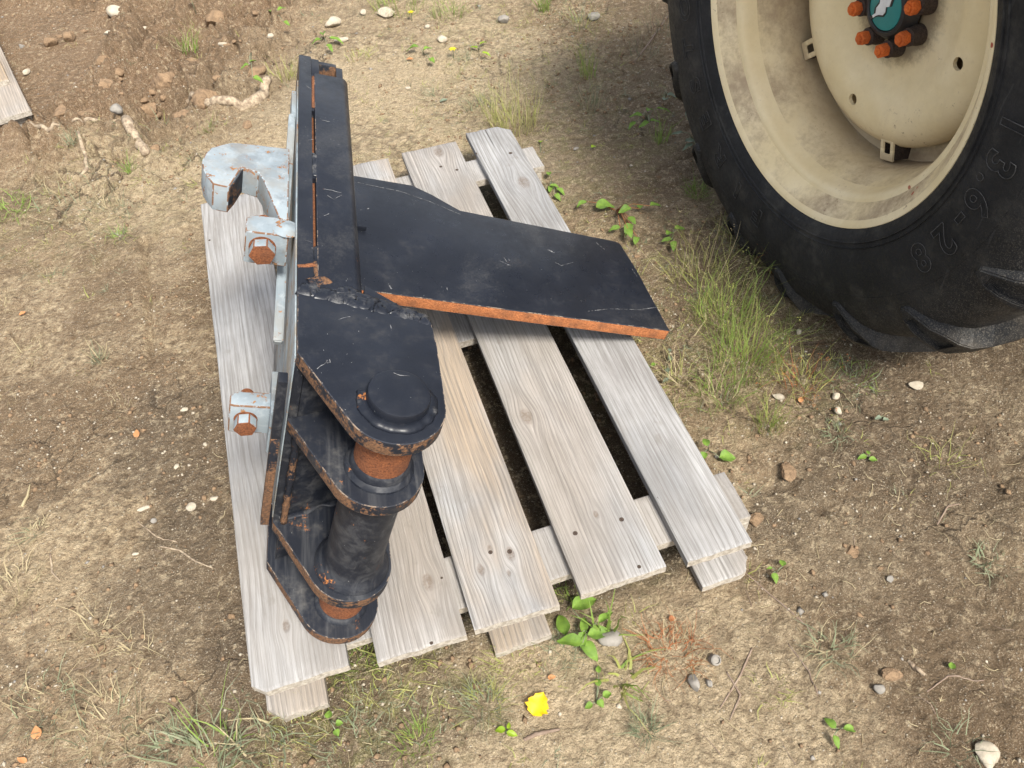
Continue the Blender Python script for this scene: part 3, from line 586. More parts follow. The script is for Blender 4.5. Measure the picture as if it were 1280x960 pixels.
boxp('edge_bar', -.1690, -.1570, .108, .1250, .340, .452, [MBLKW, MBLKW]); boxp('edge_bar', -.1690, -.1570, .108, .1250, .135, .3385, [MEDGE, MEDGE])
# hook: banana shaped top, tooth, notch
hk = [(-.1620, .592), (-.185, .590), (-.221, .588), (-.247, .584), (-.262, .575), (-.277, .561), (-.284, .543), (-.287, .522), (-.283, .500), (-.276, .484), (-.268, .470), (-.257, .468), (-.246, .467), (-.231, .522), (-.206, .514), (-.1985, .496), (-.1745, .408), (-.1620, .406)]
hko = prism('hook', hk, .424, .470, [MGREY, MGREY], bev=.0017, edge=MWEARG); hko['label'] = 'large pale grey hook with a notch, worn to brown at its edges'
# hook throat worn to bare steel
prism('hook_wear', [(-.2465, .4685), (-.2395, .486), (-.2335, .505), (-.2295, .5215), (-.2285, .5205), (-.2330, .503), (-.2385, .484), (-.2450, .468)], .427, .4672, MEDGE, bev=0)
def lug(x0, x1, y0, y1, z0, z1): return prism('lug', [(x0, y0+.002), (x0+.006, y0), (x1, y0), (x1, y1+.006), (x1-.012, y1), (x0+.012, y1), (x0, y1-.008)], z0, z1, [MGREY, MGREY], bev=.0020, edge=MWEARG)
def hexbolt(x, z, y0, y1, r, parts=True):
    """bolt along y, head at y0 side (near)"""
    p = [(x+r*cos(radians(60*i+12)), z+r*sin(radians(60*i+12))) for i in range(6)]
    b = prism('bolt', p, y0-.019, y0-.001, [MRUST, MGREYB], axis='y', bev=.0014, edge=MRUST)
    lathe('bolt_washer', [(0, 0), (r*1.02, 0), (r*1.02, -.0010), (0, -.0012)][::-1], MRUST, hitch, 24, axis='y', c=(x, y0, z))
    lathe('bolt_tip', [(0, 0), (r*.60, 0), (r*.62, .020), (r*.5, .023), (0, .023)], MRUST, hitch, 24, axis='y', c=(x, y1, z))
lug(-.219, -.160, .372, .412, .412, .468); hexbolt(-.1945, .443, .372, .4125, .0185)
lug(-.2235, -.160, .173, .200, .270, .327); hexbolt(-.2010, .300, .173, .200, .0155)
lathe('lug_fillet', [(.020, 0), (.006, .004), (.0, .006)], MGREY, hitch, 24, c=(-.164, .388, .4685))
prism('hitch_pad', [(-.1705, .150), (-.1620, .150), (-.1620, .225), (-.1705, .225)], .255, .345, [MGREY, MGREY], bev=.002)

# ---------------------------------------------------------------- tractor
WY = radians(-72.1)
WH = Vector((cos(WY), sin(WY), 0)); WN = Vector((sin(WY), -cos(WY), 0))      # WN points out of the wheel towards the pallet
tractor = empty('tractor', (.620, 1.426, .615), 'parked tractor right of the pallet, its black lugged rear tyre on a cream rim', 'tractor')
tractor.rotation_euler = (0, 0, atan2(-WN.x, WN.y))    # local y = outwards, local x along the wheel
tractor.rotation_euler = Matrix(((-WH.x, WN.x, 0), (-WH.y, WN.y, 0), (0, 0, 1))).to_euler() if (-WH).cross(WN).z > 0 else Matrix(((WH.x, WN.x, 0), (WH.y, WN.y, 0), (0, 0, 1))).to_euler()
SX = -1 if (-WH).cross(WN).z > 0 else 1      # sign of local x for the direction towards the camera (WH)
def wp(ang, r, off): a = radians(ang); return Vector((SX*r*sin(a), off, -r*cos(a)))  # angle from straight down, growing towards the camera
# tyre carcass: r, off (0 = flange plane, outwards positive)
tp = [(.372, -.012), (.384, .004), (.400, .012), (.425, .017), (.455, .022), (.490, .0215), (.525, .018), (.555, .010), (.580, -.002), (.600, -.022), (.611, -.042), (.619, -.072), (.622, -.165),
      (.619, -.258), (.611, -.288), (.600, -.308), (.580, -.328), (.555, -.340), (.525, -.348), (.490, -.352), (.455, -.352), (.425, -.347), (.400, -.342), (.384, -.334), (.372, -.318)]
lathe('tyre', tp, MRUB, tractor, 160, axis='y', closed=True)
for r, o, q in ((.405, .0145, .0016), (.415, .0165, .0012), (.512, .0185, .0012)):
    lathe('sidewall_rib', [(r-q, o-.002), (r, o+q), (r+q, o-.002)], MRUB, tractor, 160, axis='y', caps=False)
# lugs
def lug_mesh(ang0, side):
    """one tread bar: from the centre line to the shoulder, then down the sidewall with a sunk triangle"""
    bm = bmesh.new()
    def pt(da, r, off):
        if side < 0: off = -.33-off
        p = wp(ang0+da*side_sw, r, off); return bm.verts.new(p)
    side_sw = 1
    # stations along the bar: (angle shift, half width deg, r outer, off)
    st = [(22, 1.7, .656, -.165), (15, 1.8, .656, -.125), (8, 2.1, .655, -.085), (3, 2.6, .651, -.052), (.9, 3.0, .643, -.028), (.1, 3.2, .629, -.012), (-.8, 3.2, .609, -.001), (-1.7, 2.6, .588, .0105), (-2.6, 1.9, .562, .0175), (-3.2, .8, .540, .0212)]
    base = [(22, 2.4, .618, -.165), (15, 2.5, .618, -.125), (8, 2.9, .616, -.092), (3, 3.6, .611, -.066), (.9, 3.6, .608, -.044), (.1, 3.9, .598, -.030), (-.8, 3.9, .580, -.016), (-1.7, 3.5, .566, -.006), (-2.6, 2.6, .548, .004), (-3.2, 1.2, .532, .011)]
    rows = []
    for (a, hw, r, o), (a2, hw2, r2, o2) in zip(st, base):
        rows.append([pt(a2-hw2, r2, o2), pt(a-hw, r, o), pt(a-hw*.62, r+.0005, o+.0005), pt(a+hw*.62, r+.0005, o+.0005), pt(a+hw, r, o), pt(a2+hw2, r2, o2)])
    cen = []
    for i in range(len(rows)-1):
        for j in range(5):
            f = bm.faces.new((rows[i][j], rows[i+1][j], rows[i+1][j+1], rows[i][j+1]))
            if j == 2 and i in (5, 6, 7): cen.append(f)
    bm.faces.new(rows[0][::-1]); bm.faces.new(rows[-1])
    if cen:  # sunk pocket on the shoulder face
        r_ = bmesh.ops.inset_region(bm, faces=cen, thickness=.0040, depth=0)
        bmesh.ops.translate(bm, verts=list({v for f in cen for v in f.verts}), vec=(0, -.013*side, 0.0))
    bmesh.ops.recalc_face_normals(bm, faces=bm.faces)
    es = [e for e in bm.edges if len(e.link_faces) == 2 and e.calc_face_angle(0) > .6]
    bmesh.ops.bevel(bm, geom=es, offset=.0022, segments=2, affect='EDGES', clamp_overlap=True)
    return bm
A0 = 31.0
for k in range(17):
    for side in (1, -1):
        bmobj('tread_lug', lug_mesh(A0+k*360/17+(0 if side > 0 else 10.6), side), MRUB, tractor, False)
# rim
rp = [(.366, -.006), (.374, .000), (.380, .001), (.3835, -.003), (.3835, -.009), (.3795, -.0100), (.3755, -.0075), (.3700, -.0065), (.3635, -.0095), (.3575, -.0160), (.3540, -.0240), (.3515, -.0310), (.3470, -.0350), (.3400, -.0360), (.3330, -.0375), (.3275, -.0405), (.3240, -.0460), (.3215, -.0560), (.3180, -.0750), (.3060, -.108), (.3020, -.125), (.3010, -.165), (.3020, -.205), (.315, -.235), (.338, -.262), (.350, -.285), (.358, -.305), (.371, -.322), (.380, -.329)]
out = [(r+.006, o) for r, o in rp[16:]][::-1]
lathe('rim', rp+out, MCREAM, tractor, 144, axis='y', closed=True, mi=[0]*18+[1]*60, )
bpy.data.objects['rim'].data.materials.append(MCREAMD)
# dished disc with real holes
dp = [(.060, -.168), (.105, -.1675), (.130, -.166), (.148, -.161), (.165, -.150), (.185, -.1425), (.205, -.1415), (.225, -.145), (.245, -.153), (.260, -.164), (.268, -.176), (.270, -.186), (.2665, -.187), (.262, -.180), (.250, -.166), (.225, -.153), (.205, -.1495), (.185, -.1505), (.165, -.158), (.148, -.169), (.130, -.174), (.105, -.1755), (.060, -.176)]
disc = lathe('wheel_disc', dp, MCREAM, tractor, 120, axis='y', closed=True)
for ang, r in ((-6, .200), (84, .195), (174, .2), (264, .2), (40, .2)):
    if ang == 40: continue
    bm = bmesh.new(); bmesh.ops.create_cone(bm, cap_ends=True, segments=20, radius1=.0115, radius2=.0115, depth=.08)
    bmesh.ops.rotate(bm, verts=bm.verts, matrix=Matrix.Rotation(pi/2, 3, 'X')); bmesh.ops.translate(bm, verts=bm.verts, vec=wp(ang, r, -.145))
    c_ = bmobj('cutter', bm, MHOLE, tractor)
    md = disc.modifiers.new('b', 'BOOLEAN'); md.object = c_; md.operation = 'DIFFERENCE'; md.solver = 'EXACT'
    dg = bpy.context.evaluated_depsgraph_get(); nm_ = bpy.data.meshes.new_from_object(disc.evaluated_get(dg)); disc.modifiers.clear(); disc.data = nm_; bpy.data.objects.remove(c_)
try: disc.data.set_sharp_from_angle(angle=radians(38))
except Exception: pass
lathe('inner_disc', [(.02, -.215), (.26, -.215), (.30, -.205), (.3008, -.198), (.26, -.209), (.02, -.209)], MCREAMD, tractor, 80, axis='y', closed=True)
# hub, cap with emblem, nuts
lathe('hub', [(.064, -.160), (.060, -.150), (.054, -.143), (.051, -.136), (.0445, -.1335), (.0425, -.136), (.0425, -.142)], MBPL, tractor, 48, axis='y')
cap = lathe('hub_cap', [(.0423, -.142), (.0405, -.1365), (.030, -.1345), (0, -.134)], MTEAL, tractor, 48, axis='y')
def emblem(name, pts, off0, off1, mat):
    v0 = [(SX*x, off0, z) for x, z in pts]; v1 = [(SX*x, off1, z) for x, z in pts]; n = len(pts)
    bm = bmesh.new(); a = [bm.verts.new(p) for p in v0]; b = [bm.verts.new(p) for p in v1]; bm.faces.new(a); bm.faces.new(b[::-1])
    for i in range(n): bm.faces.new((a[i], a[(i+1) % n], b[(i+1) % n], b[i]))
    return bmobj(name, bm, mat, cap)
em = [(-.012, .028), (.006, .032), (.016, .022), (.015, .008), (.006, .004), (.008, -.006), (.004, -.014), (-.008, -.018), (-.017, -.024), (-.022, -.030), (-.026, -.026), (-.018, -.018), (-.020, -.008), (-.014, .004), (-.016, .016)]
emblem('emblem_outline', [(x*1.12, z*1.10) for x, z in em], -.137, -.1328, MBPL); emblem('emblem_figure', [(x*.86, z*.88) for x, z in em], -.137, -.1318, MWHITE)
for k in range(8):
    a = -67+45*k
    c = wp(a, .0745, 0)
    nb = lathe('wheel_nut', [(.0195, -.1675), (.0190, -.158), (.0165, -.150), (.0165, -.141), (.013, -.139)], MDARK, tractor, 18, axis='y', c=(c.x, 0, c.z))
    p = [(c.x+.0135*cos(radians(60*i+a)), c.z+.0135*sin(radians(60*i+a))) for i in range(6)]
    bm = None
    prism('bolt_end', p, -.1388, -.122, [MNUT, MNUT], parent=nb, axis='y', bev=.002)
    lathe('stud', [(.0075, -.1218), (.0075, -.1185), (.006, -.117)], MNUT, nb, 14, axis='y', c=(c.x, 0, c.z))
# rim clamps
def clamp(ang):
    """square loop bracket standing on the barrel beside the disc edge"""
    e = Matrix.Rotation(0, 3, 'Z'); c = wp(ang, .270, -.160); rd = wp(ang, 1, 0).normalized(); tg = Vector((0, 1, 0)).cross(rd).normalized()
    def loc(u, v, o): q = c+tg*u+rd*v; return (q.x, q.y+o, q.z)
    bm = bmesh.new(); o_ = .0
    W, Hg, t = .019, .026, .0045; w2, h2 = .0085, .012
    rings = []
    for z in (0, -t):
        rings.append([bm.verts.new(loc(a, b, z)) for a, b in ((-W, -Hg), (W, -Hg), (W, Hg), (-W, Hg))]); rings.append([bm.verts.new(loc(a, b, z)) for a, b in ((-w2, -h2), (w2, -h2), (w2, h2), (-w2, h2))])
    for i in range(4):
        k = (i+1) % 4
        bm.faces.new((rings[0][i], rings[0][k], rings[1][k], rings[1][i])); bm.faces.new((rings[2][i], rings[3][i], rings[3][k], rings[2][k]))
        bm.faces.new((rings[0][i], rings[2][i], rings[2][k], rings[0][k])); bm.faces.new((rings[1][i], rings[1][k], rings[3][k], rings[3][i]))
    bmesh.ops.recalc_face_normals(bm, faces=bm.faces); bmesh.ops.bevel(bm, geom=[e for e in bm.edges if e.calc_face_angle(0) > .6], offset=.0015, segments=2, affect='EDGES')
    r = bmobj('rim_clamp', bm, MCREAM, tractor, True)
    bm = bmesh.new()
    for a in (-W, W-.004):
        vs = [bm.verts.new(loc(a+da, b, z)) for da in (0, .004) for b, z in ((-Hg+.003, -t), (Hg-.003, -t), (Hg+.004, -.055), (-Hg+.003, -.055))]
        for q in ((0, 1, 2, 3), (7, 6, 5, 4), (0, 4, 5, 1), (1, 5, 6, 2), (2, 6, 7, 3), (3, 7, 4, 0)): bm.faces.new([vs[i] for i in q])
    bmobj('clamp_arm', bm, MDARK, r)
    p = loc(-.030, -.006, -.03); bm = bmesh.new(); bmesh.ops.create_cone(bm, cap_ends=True, segments=16, radius1=.013, radius2=.012, depth=.02)
    bmesh.ops.rotate(bm, verts=bm.verts, matrix=Matrix.Rotation(pi/2, 3, 'X')); bmesh.ops.translate(bm, verts=bm.verts, vec=p); bmobj('clamp_bolt', bm, MSTONEG, r, True)
    vs = [loc(-.045, -.03, -.05), (loc(.012, -.03, -.05)), loc(.012, -.012, -.03), loc(-.045, -.012, -.03)]
    meshobj('clamp_seat', vs+[(x, y-.006, z) for x, y, z in vs], [(0, 1, 2, 3), (4, 7, 6, 5), (0, 4, 5, 1), (1, 5, 6, 2), (2, 6, 7, 3), (3, 7, 4, 0)], MRUST, r)
for a in (19, -49, -139, 109, 199): clamp(a)
# raised outline lettering on the sidewall
def letter(ch, ang, r, off, size, narrow=1., up_out=True):
    cu = bpy.data.curves.new('t', 'FONT'); cu.body = ch; cu.size = size; cu.align_x = 'CENTER'; cu.align_y = 'CENTER'; cu.fill_mode = 'NONE'; cu.bevel_depth = .0008; cu.bevel_resolution = 0; cu.offset = size*.028; cu.resolution_u = 4
    o = bpy.data.objects.new('t', cu); COL.objects.link(o)
    dg = bpy.context.evaluated_depsgraph_get(); me = bpy.data.meshes.new_from_object(o.evaluated_get(dg)); bpy.data.objects.remove(o); bpy.data.curves.remove(cu)
    me.materials.clear(); me.materials.append(MLET)
    out_ = wp(ang, 1, 0).normalized(); nrm = Vector((0, 1, 0)); right = out_.cross(nrm)
    c = wp(ang, r, off)
    me.transform(Matrix(((right.x*narrow, out_.x, nrm.x, c.x), (right.y*narrow, out_.y, nrm.y, c.y), (right.z*narrow, out_.z, nrm.z, c.z), (0, 0, 0, 1))))
    p = bpy.data.objects.new('raised_letter', me); COL.objects.link(p); p.parent = tractor; return p
for ch, a, sc in (('1', 96.5, 1), ('3', 89.0, 1), ('.', 84.5, 1), ('6', 80.0, 1), ('-', 74.5, 1), ('2', 68.0, 1), ('8', 60.0, 1)):
    letter(ch, a, .463, .0235, .070)
for ch, a in zip('FIRESTONE', (-5, -16, -28, -39.5, -50.5, -61, -72, -84, -96)):
    letter(ch, a, .455, .0228, .062, 1.15)
# the rest of the tractor, out of the frame and turned to shade the ground: axle, body, mudguard, second wheel, bonnet
def tbox(name, x0, x1, y0, y1, z0, z1, mat, bev=.03):
    bm = bmesh.new(); bmesh.ops.create_cube(bm, size=1)
    for v in bm.verts: v.co = Vector(((v.co.x+.5)*(x1-x0)+x0, (v.co.y+.5)*(y1-y0)+y0, (v.co.z+.5)*(z1-z0)+z0))
    bmesh.ops.bevel(bm, geom=list(bm.edges), offset=bev, segments=3, affect='EDGES'); return bmobj(name, bm, mat, tractor, True)
FW = lambda a, b: (a, b) if SX > 0 else (-b, -a)      # stretch of local x that runs towards the bonnet
lathe('axle_housing', [(.09, -.22), (.08, -.40), (.10, -.60), (.16, -.70), (.16, -1.0), (.10, -1.1), (.08, -1.3), (.09, -1.48)], MTRAC, tractor, 32, axis='y')
tbox('gearbox', -.25, .25, -1.10, -.62, -.15, .35, MTRAC)
tbox('bonnet', FW(.45, 2.1)[0], FW(.45, 2.1)[1], -1.10, -.62, .10, .75, MTRAC, .06); tbox('seat', FW(-.42, 0)[0], FW(-.42, 0)[1], -1.05, -.67, .42, .50, MBPL); tbox('seat', FW(-.44, -.36)[0], FW(-.44, -.36)[1], -1.05, -.67, .5, .9, MBPL)
fend = [(.72, -.20), (.735, -.20), (.735, -.66), (.72, -.66)]  # profile widened inwards to shade the ground by the tyre
tbox('added_platform', FW(-.45, 1.0)[0], FW(-.45, 1.0)[1], -1.08, -.63, .36, .41, MTRAC, .01)  # unseen deck, added to block the sun beside the tyre
for dy in (0, -.86):
    o = lathe('widened_mudguard', [(r, z+dy) for r, z in fend], MTRAC, tractor, 40, axis='y', closed=True, ang=(radians(25), radians(165)))
for oy in (-1.70,):
    lathe('tyre', [(r, -o+oy) for r, o in tp], MRUB, tractor, 64, axis='y', closed=True); lathe('wheel_disc', [(.02, oy+.15), (.38, oy+.02), (.38, oy+.03), (.02, oy+.17)], MCREAM, tractor, 40, axis='y', closed=True)
tbox('front_axle', FW(1.8, 1.9)[0], FW(1.8, 1.9)[1], -1.55, -.17, -.22, -.12, MTRAC, .02)
for oy in (-.18, -1.5):
    lathe('front_tyre', [(r*.58, (o+.165)*.62+oy) for r, o in tp], MRUB, tractor, 48, axis='y', closed=True, c=(SX*1.85, 0, -.255))
    lathe('front_wheel_disc', [(.01, oy), (.215, oy), (.215, oy+.01), (.01, oy+.01)], MCREAM, tractor, 40, axis='y', closed=True, c=(SX*1.85, 0, -.255))

# ---------------------------------------------------------------- second pallet, top left corner of the frame
p2 = at(38, 138, .06); p2b = at(13, 85, .06); an = atan2(p2b.y-p2.y, p2b.x-p2.x)
pal2 = empty('wooden_pallet', (p2.x, p2.y, 0), 'corner of a second pallet at the far left edge, with a yellowish board on top', 'pallet', rot=(0, 0, an))
def b2(name, x0, x1, y0, y1, z0, z1, mat, seed): return board(name, x0, x1, -y1, -y0, z0, z1, mat, parent=pal2, pc=(0, 0), seed=seed)
MW2 = mat_wood('dull_beige_board', .55, 0, (), rings=1.1); MW3 = mat_wood('yellow_new_board', 1.6, 0, (), rings=1.)
b2('plank', 0, 1.2, 0, .16, .045, .063, MW2, 71); b2('plank', .0, 1.2, .19, .34, .045, .063, MW2, 72); b2('plank', .0, 1.2, .37, .52, .045, .063, MW2, 73)
b2('bottom_board', .02, .12, .0, .6, .0, .020, MW2, 74); b2('spacer_block', .02, .12, .005, .1, .0205, .0445, MEND, 75); b2('spacer_block', .02, .12, .4, .5, .0205, .0445, MEND, 76)
q = at(9, 97, .085); ql = Matrix.Rotation(-an, 3, 'Z') @ Vector((q.x-p2.x, q.y-p2.y, 0))
b2('top_board', ql.x, ql.x+1.0, ql.y, ql.y+.14, .0635, .082, MW3, 77)['label'] = 'yellowish newer board lying on top'

# ---------------------------------------------------------------- stones
def stone(px, py, sx, sy, sz, label, mat=MSTONE, rot=0., seed=0, name='stone', cat='stone', group=None, sub=3, sink=.3):
    r_ = np.random.default_rng(seed+5); bm = bmesh.new(); bmesh.ops.create_icosphere(bm, subdivisions=sub, radius=1)
    pl = [(Vector(r_.normal(size=3)).normalized(), r_.uniform(.55, .85)) for _ in range(9)]
    for v in bm.verts:
        for n_, d in pl:
            k = v.co.dot(n_)
            if k > d: v.co -= n_*(k-d)*.92
        v.co *= 1+.05*(r_.random()-.5)
    if name == 'soil_clod':
        cs = np.array([v.co[:] for v in bm.verts]); dn = .34*(fbm(cs[:, 0]*2.2+seed, cs[:, 1]*2.2+cs[:, 2]*1.7, 5, .65)-.5)+.10*(fbm(cs[:, 0]*9+seed, cs[:, 1]*9+cs[:, 2]*7, 3, .65)-.5)
        for v, d_ in zip(bm.verts, dn): v.co *= 1+float(d_)
    ca, sa = cos(rot), sin(rot)
    for v in bm.verts: x, y, z = v.co.x*sx, v.co.y*sy, v.co.z*sz; v.co = Vector((x*ca-y*sa, x*sa+y*ca, z+sz*(1-sink)))
    p = G(px, py); o = bmobj(name, bm, mat, None, smooth=True, loc=p); return tag(o, label, cat, group)
ST = [
 (232, 515, .0095, .0075, .005, 'small white stone on bare soil left of the leftmost plank', MSTONE, .3),
 (240, 635, .010, .011, .007, 'pale rounded pebble close to the pallet, lower left', MSTONE, .9),
 (180, 637, .014, .0055, .005, 'thin pale sliver of stone lying flat, lower left of the pallet', MSTONE, .35),
 (170, 693, .007, .004, .003, 'tiny tan chip of stone above the pair of thin pale twigs', MSTONE, .2),
 (193, 652, .006, .006, .005, 'tiny blue-grey pebble between the sliver and the round pebble', MSTONEG, .2),
 (257, 557, .005, .006, .004, 'small white pebble nearest the lower grey lug', MSTONE, .2),
 (268, 624, .010, .006, .004, 'flat grey-white pebble right beside the pallet edge', MSTONE, 0.),
 (222, 584, .006, .009, .004, 'small upright white chip midway down the left soil', MSTONE, -.3),
 (140, 47, .024, .012, .010, 'oval cream pebble below the big pale lump, top left', MSTONE, .1),
 (145, 17, .036, .024, .025, 'big pale lump of stone at the top left', MSTONE, -.4),
 (28, 60, .012, .012, .010, 'grey pebble near the second pallet', MSTONEG, 0.),
 (34, 92, .013, .019, .010, 'whitish pebble right beside the corner of the second pallet', MSTONE, 0.),
 (148, 140, .022, .022, .016, 'grey stone set among the soil clods', MSTONEG, .4),
 (181, 36, .010, .010, .007, 'small pale pebble right of the big pale lump', MSTONE, 0.),
 (338, 47, .014, .012, .008, 'pale pebble left of the beam end, by a sprouting weed', MSTONE, 0.),
 (281, 60, .022, .008, .008, 'flat cream stone near the yellow-flowered tuft, top left', MSTONE, -.3),
 (417, 33, .032, .022, .020, 'pale cream block of stone above the beam end', MSTONE, .3),
 (483, 20, .033, .025, .018, 'largest cream stone at the top edge, centre', MSTONE, -.2),
 (455, 18, .014, .016, .012, 'cream stone between the two cream blocks at the top', MSTONE, -.2),
 (427, 52, .026, .014, .010, 'whitish flat stone under the cream block', MSTONE, .1),
 (535, 35, .012, .009, .008, 'small cream stone right of the largest top stone', MSTONE, .1),
 (554, 52, .020, .018, .012, 'pale stone beside the yellow flowers', MSTONE, .6),
 (630, 28, .028, .016, .016, 'grey-brown stone at the top edge among thin grass', MSTONEG, .1),
 (741, 24, .026, .018, .015, 'grey stone near the top edge, left of the tyre', MSTONEG, .1),
 (510, 111, .010, .009, .004, 'small white square chip on sandy soil behind the pallet', MSTONE, .5),
 (720, 187, .010, .006, .006, 'reddish-brown pebble right of the pallet far corner', MSTONEG, .6),
 (789, 208, .005, .006, .004, 'white dot of a pebble between the pallet and the tyre', MSTONE, .6),
 (1145, 484, .018, .011, .008, 'flat buff stone on the dark soil below the tyre', MSTONE, -.1),
 (1044, 497, .010, .008, .007, 'round whitish pebble right of the reddish grass', MSTONE, .2),
 (1047, 515, .008, .010, .007, 'whitish pebble just below the round whitish one', MSTONE, .4),
 (972, 497, .014, .008, .006, 'flat white shell-like chip inside the tall grass', MSTONE, -.5),
 (998, 416, .007, .009, .005, 'white chip at the edge of the grass nearest the tyre', MSTONE, -.5),
 (762, 800, .022, .017, .012, 'grey stone tucked under the broad-leaved plant', MSTONEG, -.2),
 (868, 855, .011, .015, .010, 'upright light grey stone at the bottom, right of the weeds', MSTONEG, .2),
 (886, 855, .006, .008, .006, 'small grey stone touching the upright light grey one', MSTONEG, .2),
 (774, 884, .005, .005, .003, 'tiny white chip below the clover leaves', MSTONE, .2),
 (1112, 725, .008, .007, .004, 'small blue-grey pebble on the mud right of the pallet', MSTONEG, 0.),
 (1098, 862, .009, .009, .007, 'dark blue-grey pebble near the bottom right', MSTONEG, 0.),
 (1232, 945, .022, .020, .008, 'flat buff-green stone at the bottom right corner', MSTONE, .8),
 (700, 893, .004, .003, .002, 'tiny white grain right of the yellow leaf', MSTONE, .8)]
for i, (px, py, sx, sy, sz, lb, m, ro) in enumerate(ST): stone(px, py, sx, sy, sz, lb, m, ro, i)
# dark plug and soil lumps
o = lathe('plastic_plug', [(.0085, 0), (.009, .014), (.0075, .016), (.006, .0165), (.0055, .013), (0, .013)], MSTONEG, None, 20); o.location = G(891, 824); o.rotation_euler = (.5, .2, 0); tag(o, 'dark grey round plug half buried near the bottom edge', 'plug')
MCLOD = mat_plain('soil_clod', (.27, .18, .105), (.15, .098, .058), 55, .97, 1., .012)
CL = [(205, 100, .05, .04, .03, 'largest brown clod left of the pale root'), (258, 118, .055, .05, .035, 'rounded brown clod touching the pale root'), (180, 125, .03, .04, .02, 'square brown clod among cracks'), (228, 150, .035, .03, .022, 'brown clod below the largest clod'), (130, 105, .035, .03, .02, 'flat brown clod left of the cracks'), (110, 148, .045, .03, .02, 'low brown clod above the splintered root'), (195, 190, .022, .018, .014, 'dark clod at the tip of the splintered root'), (310, 158, .02, .016, .012, 'small brown clod left of the grey plate end'), (245, 85, .05, .035, .03, 'clod behind the rounded one'), (268, 28, .05, .035, .03, 'clod beside the spiky tuft'), (945, 650, .016, .014, .009, 'crumbly clod right beside the pallet corner'), (985, 590, .022, .015, .009, 'crumbly ridge of soil right of the green leaf'), (1065, 690, .018, .013, .009, 'lone clod on the mud right of the pallet'), (1115, 845, .018, .012, .010, 'dark clod above the blue-grey pebble')]
for i, (px, py, sx, sy, sz, lb) in enumerate(CL): stone(px, py, sx, sy, sz, lb, MCLOD, i*.7, 100+i, 'soil_clod', 'clod of soil', None, 4, .75)

rb = random.Random(5); made = 0
while made < 34:
    px, py = rb.uniform(45, 335), rb.uniform(5, 170)
    if px > 300 and py > 120 or (px < 75 and py > 60): continue
    k = rb.choice((.008, .011, .014, .019, .026)); stone(px, py, k*rb.uniform(1, 1.5), k, k*rb.uniform(.6, .9), 'small crumbly brown clod of earth strewn over the dug bank', MCLOD, rb.uniform(0, 3), 300+made, 'soil_clod', 'clod of soil', 'loose clods on the dug bank', 3, .55); made += 1
# ---------------------------------------------------------------- grass, plants, twigs
def blades(P0, n, h, spread, wd, lean=.5, curl=.6, rs=None, seg=4, dirn=None, hv=.72):
    rs = rs or rng; a = rs.random(n)*2*pi; ro = spread*np.sqrt(rs.random(n)); bx = P0[0]+ro*np.cos(a)*.95; by = P0[1]+ro*np.sin(a)*.95; bz = np.full(n, P0[2]-.004)
    tw = rs.normal(size=n)*.35; aa = a+rs.normal(size=n)*.8; ln = lean*rs.random(n); hh = h*(1-hv*rs.random(n)); V = []; F = []
    if dirn is not None: aa = dirn+rs.normal(size=n)*.5; ln = lean*(.5+.5*rs.random(n))
    w_ = wd*(.6+.7*rs.random(n)); px_ = -np.sin(aa+rs.normal(size=n)*.8); py_ = np.cos(aa)
    rows = []
    for k in range(seg+1):
        t = k/seg; th = ln+curl*t*rs.random(n)*(1+ln); dist = hh*t; ab = aa+tw*t*2.5
        x = bx+np.cos(ab)*dist*np.sin(th); y = by+np.sin(ab)*dist*np.sin(th); z = np.maximum(bz+dist*np.cos(th), P0[2]+.001*(k > 0))
        ww = w_*(1-t)**.7*.5+.00012
        rows.append((np.stack([x-px_*ww, y-py_*ww, z], -1), np.stack([x+px_*ww, y+py_*ww, z], -1)))
    V = np.stack([r for pr in rows for r in pr], 1)      # n, 2(seg+1), 3
    m = 2*(seg+1); base = (np.arange(n)*m)[:, None]
    F = np.concatenate([base+np.array([[2*k, 2*k+1, 2*k+3, 2*k+2]]) for k in range(seg)], 0)
    return V.reshape(-1, 3), F
def tuft(px, py, h, n, spread, mat, label, wd=.0022, lean=.6, curl=.7, seed=0, name='grass_tuft', cat='grass', dirn=None, mat2=None, heads=0, f2=.35):
    p = G(px, py); rs = np.random.default_rng(seed); V, F = blades((p.x, p.y, p.z), n, h, spread, wd, lean, curl, rs, dirn=dirn)
    V = V-np.array(p)
    mi = (np.repeat((rs.random(n) < f2).astype(int)[None], 4, 0).ravel() if mat2 else np.zeros(len(F), int))
    if heads:
        q = V.reshape(n, -1, 3)[:, -1][:heads]; hv = []; hf = []
        for c in q:
            for _ in range(4):
                b = c+rs.normal(size=3)*.004-np.array([0, 0, .004]); k = len(hv); s_ = .0016
                hv += [b+(s_, 0, 0), b+(-s_, 0, 0), b+(0, s_, s_), b+(0, -s_, s_)]; hf += [(k, k+2, k+1, k+3)]
        F = np.concatenate([F, np.array(hf)+len(V)]); V = np.concatenate([V, np.array(hv)]); mi = np.concatenate([mi, np.full(len(hf), 1 if mat2 else 0)])
    o = meshobj(name, V, F, [mat, mat2] if mat2 else mat, None, True, mi=mi, loc=p); return tag(o, label, cat)
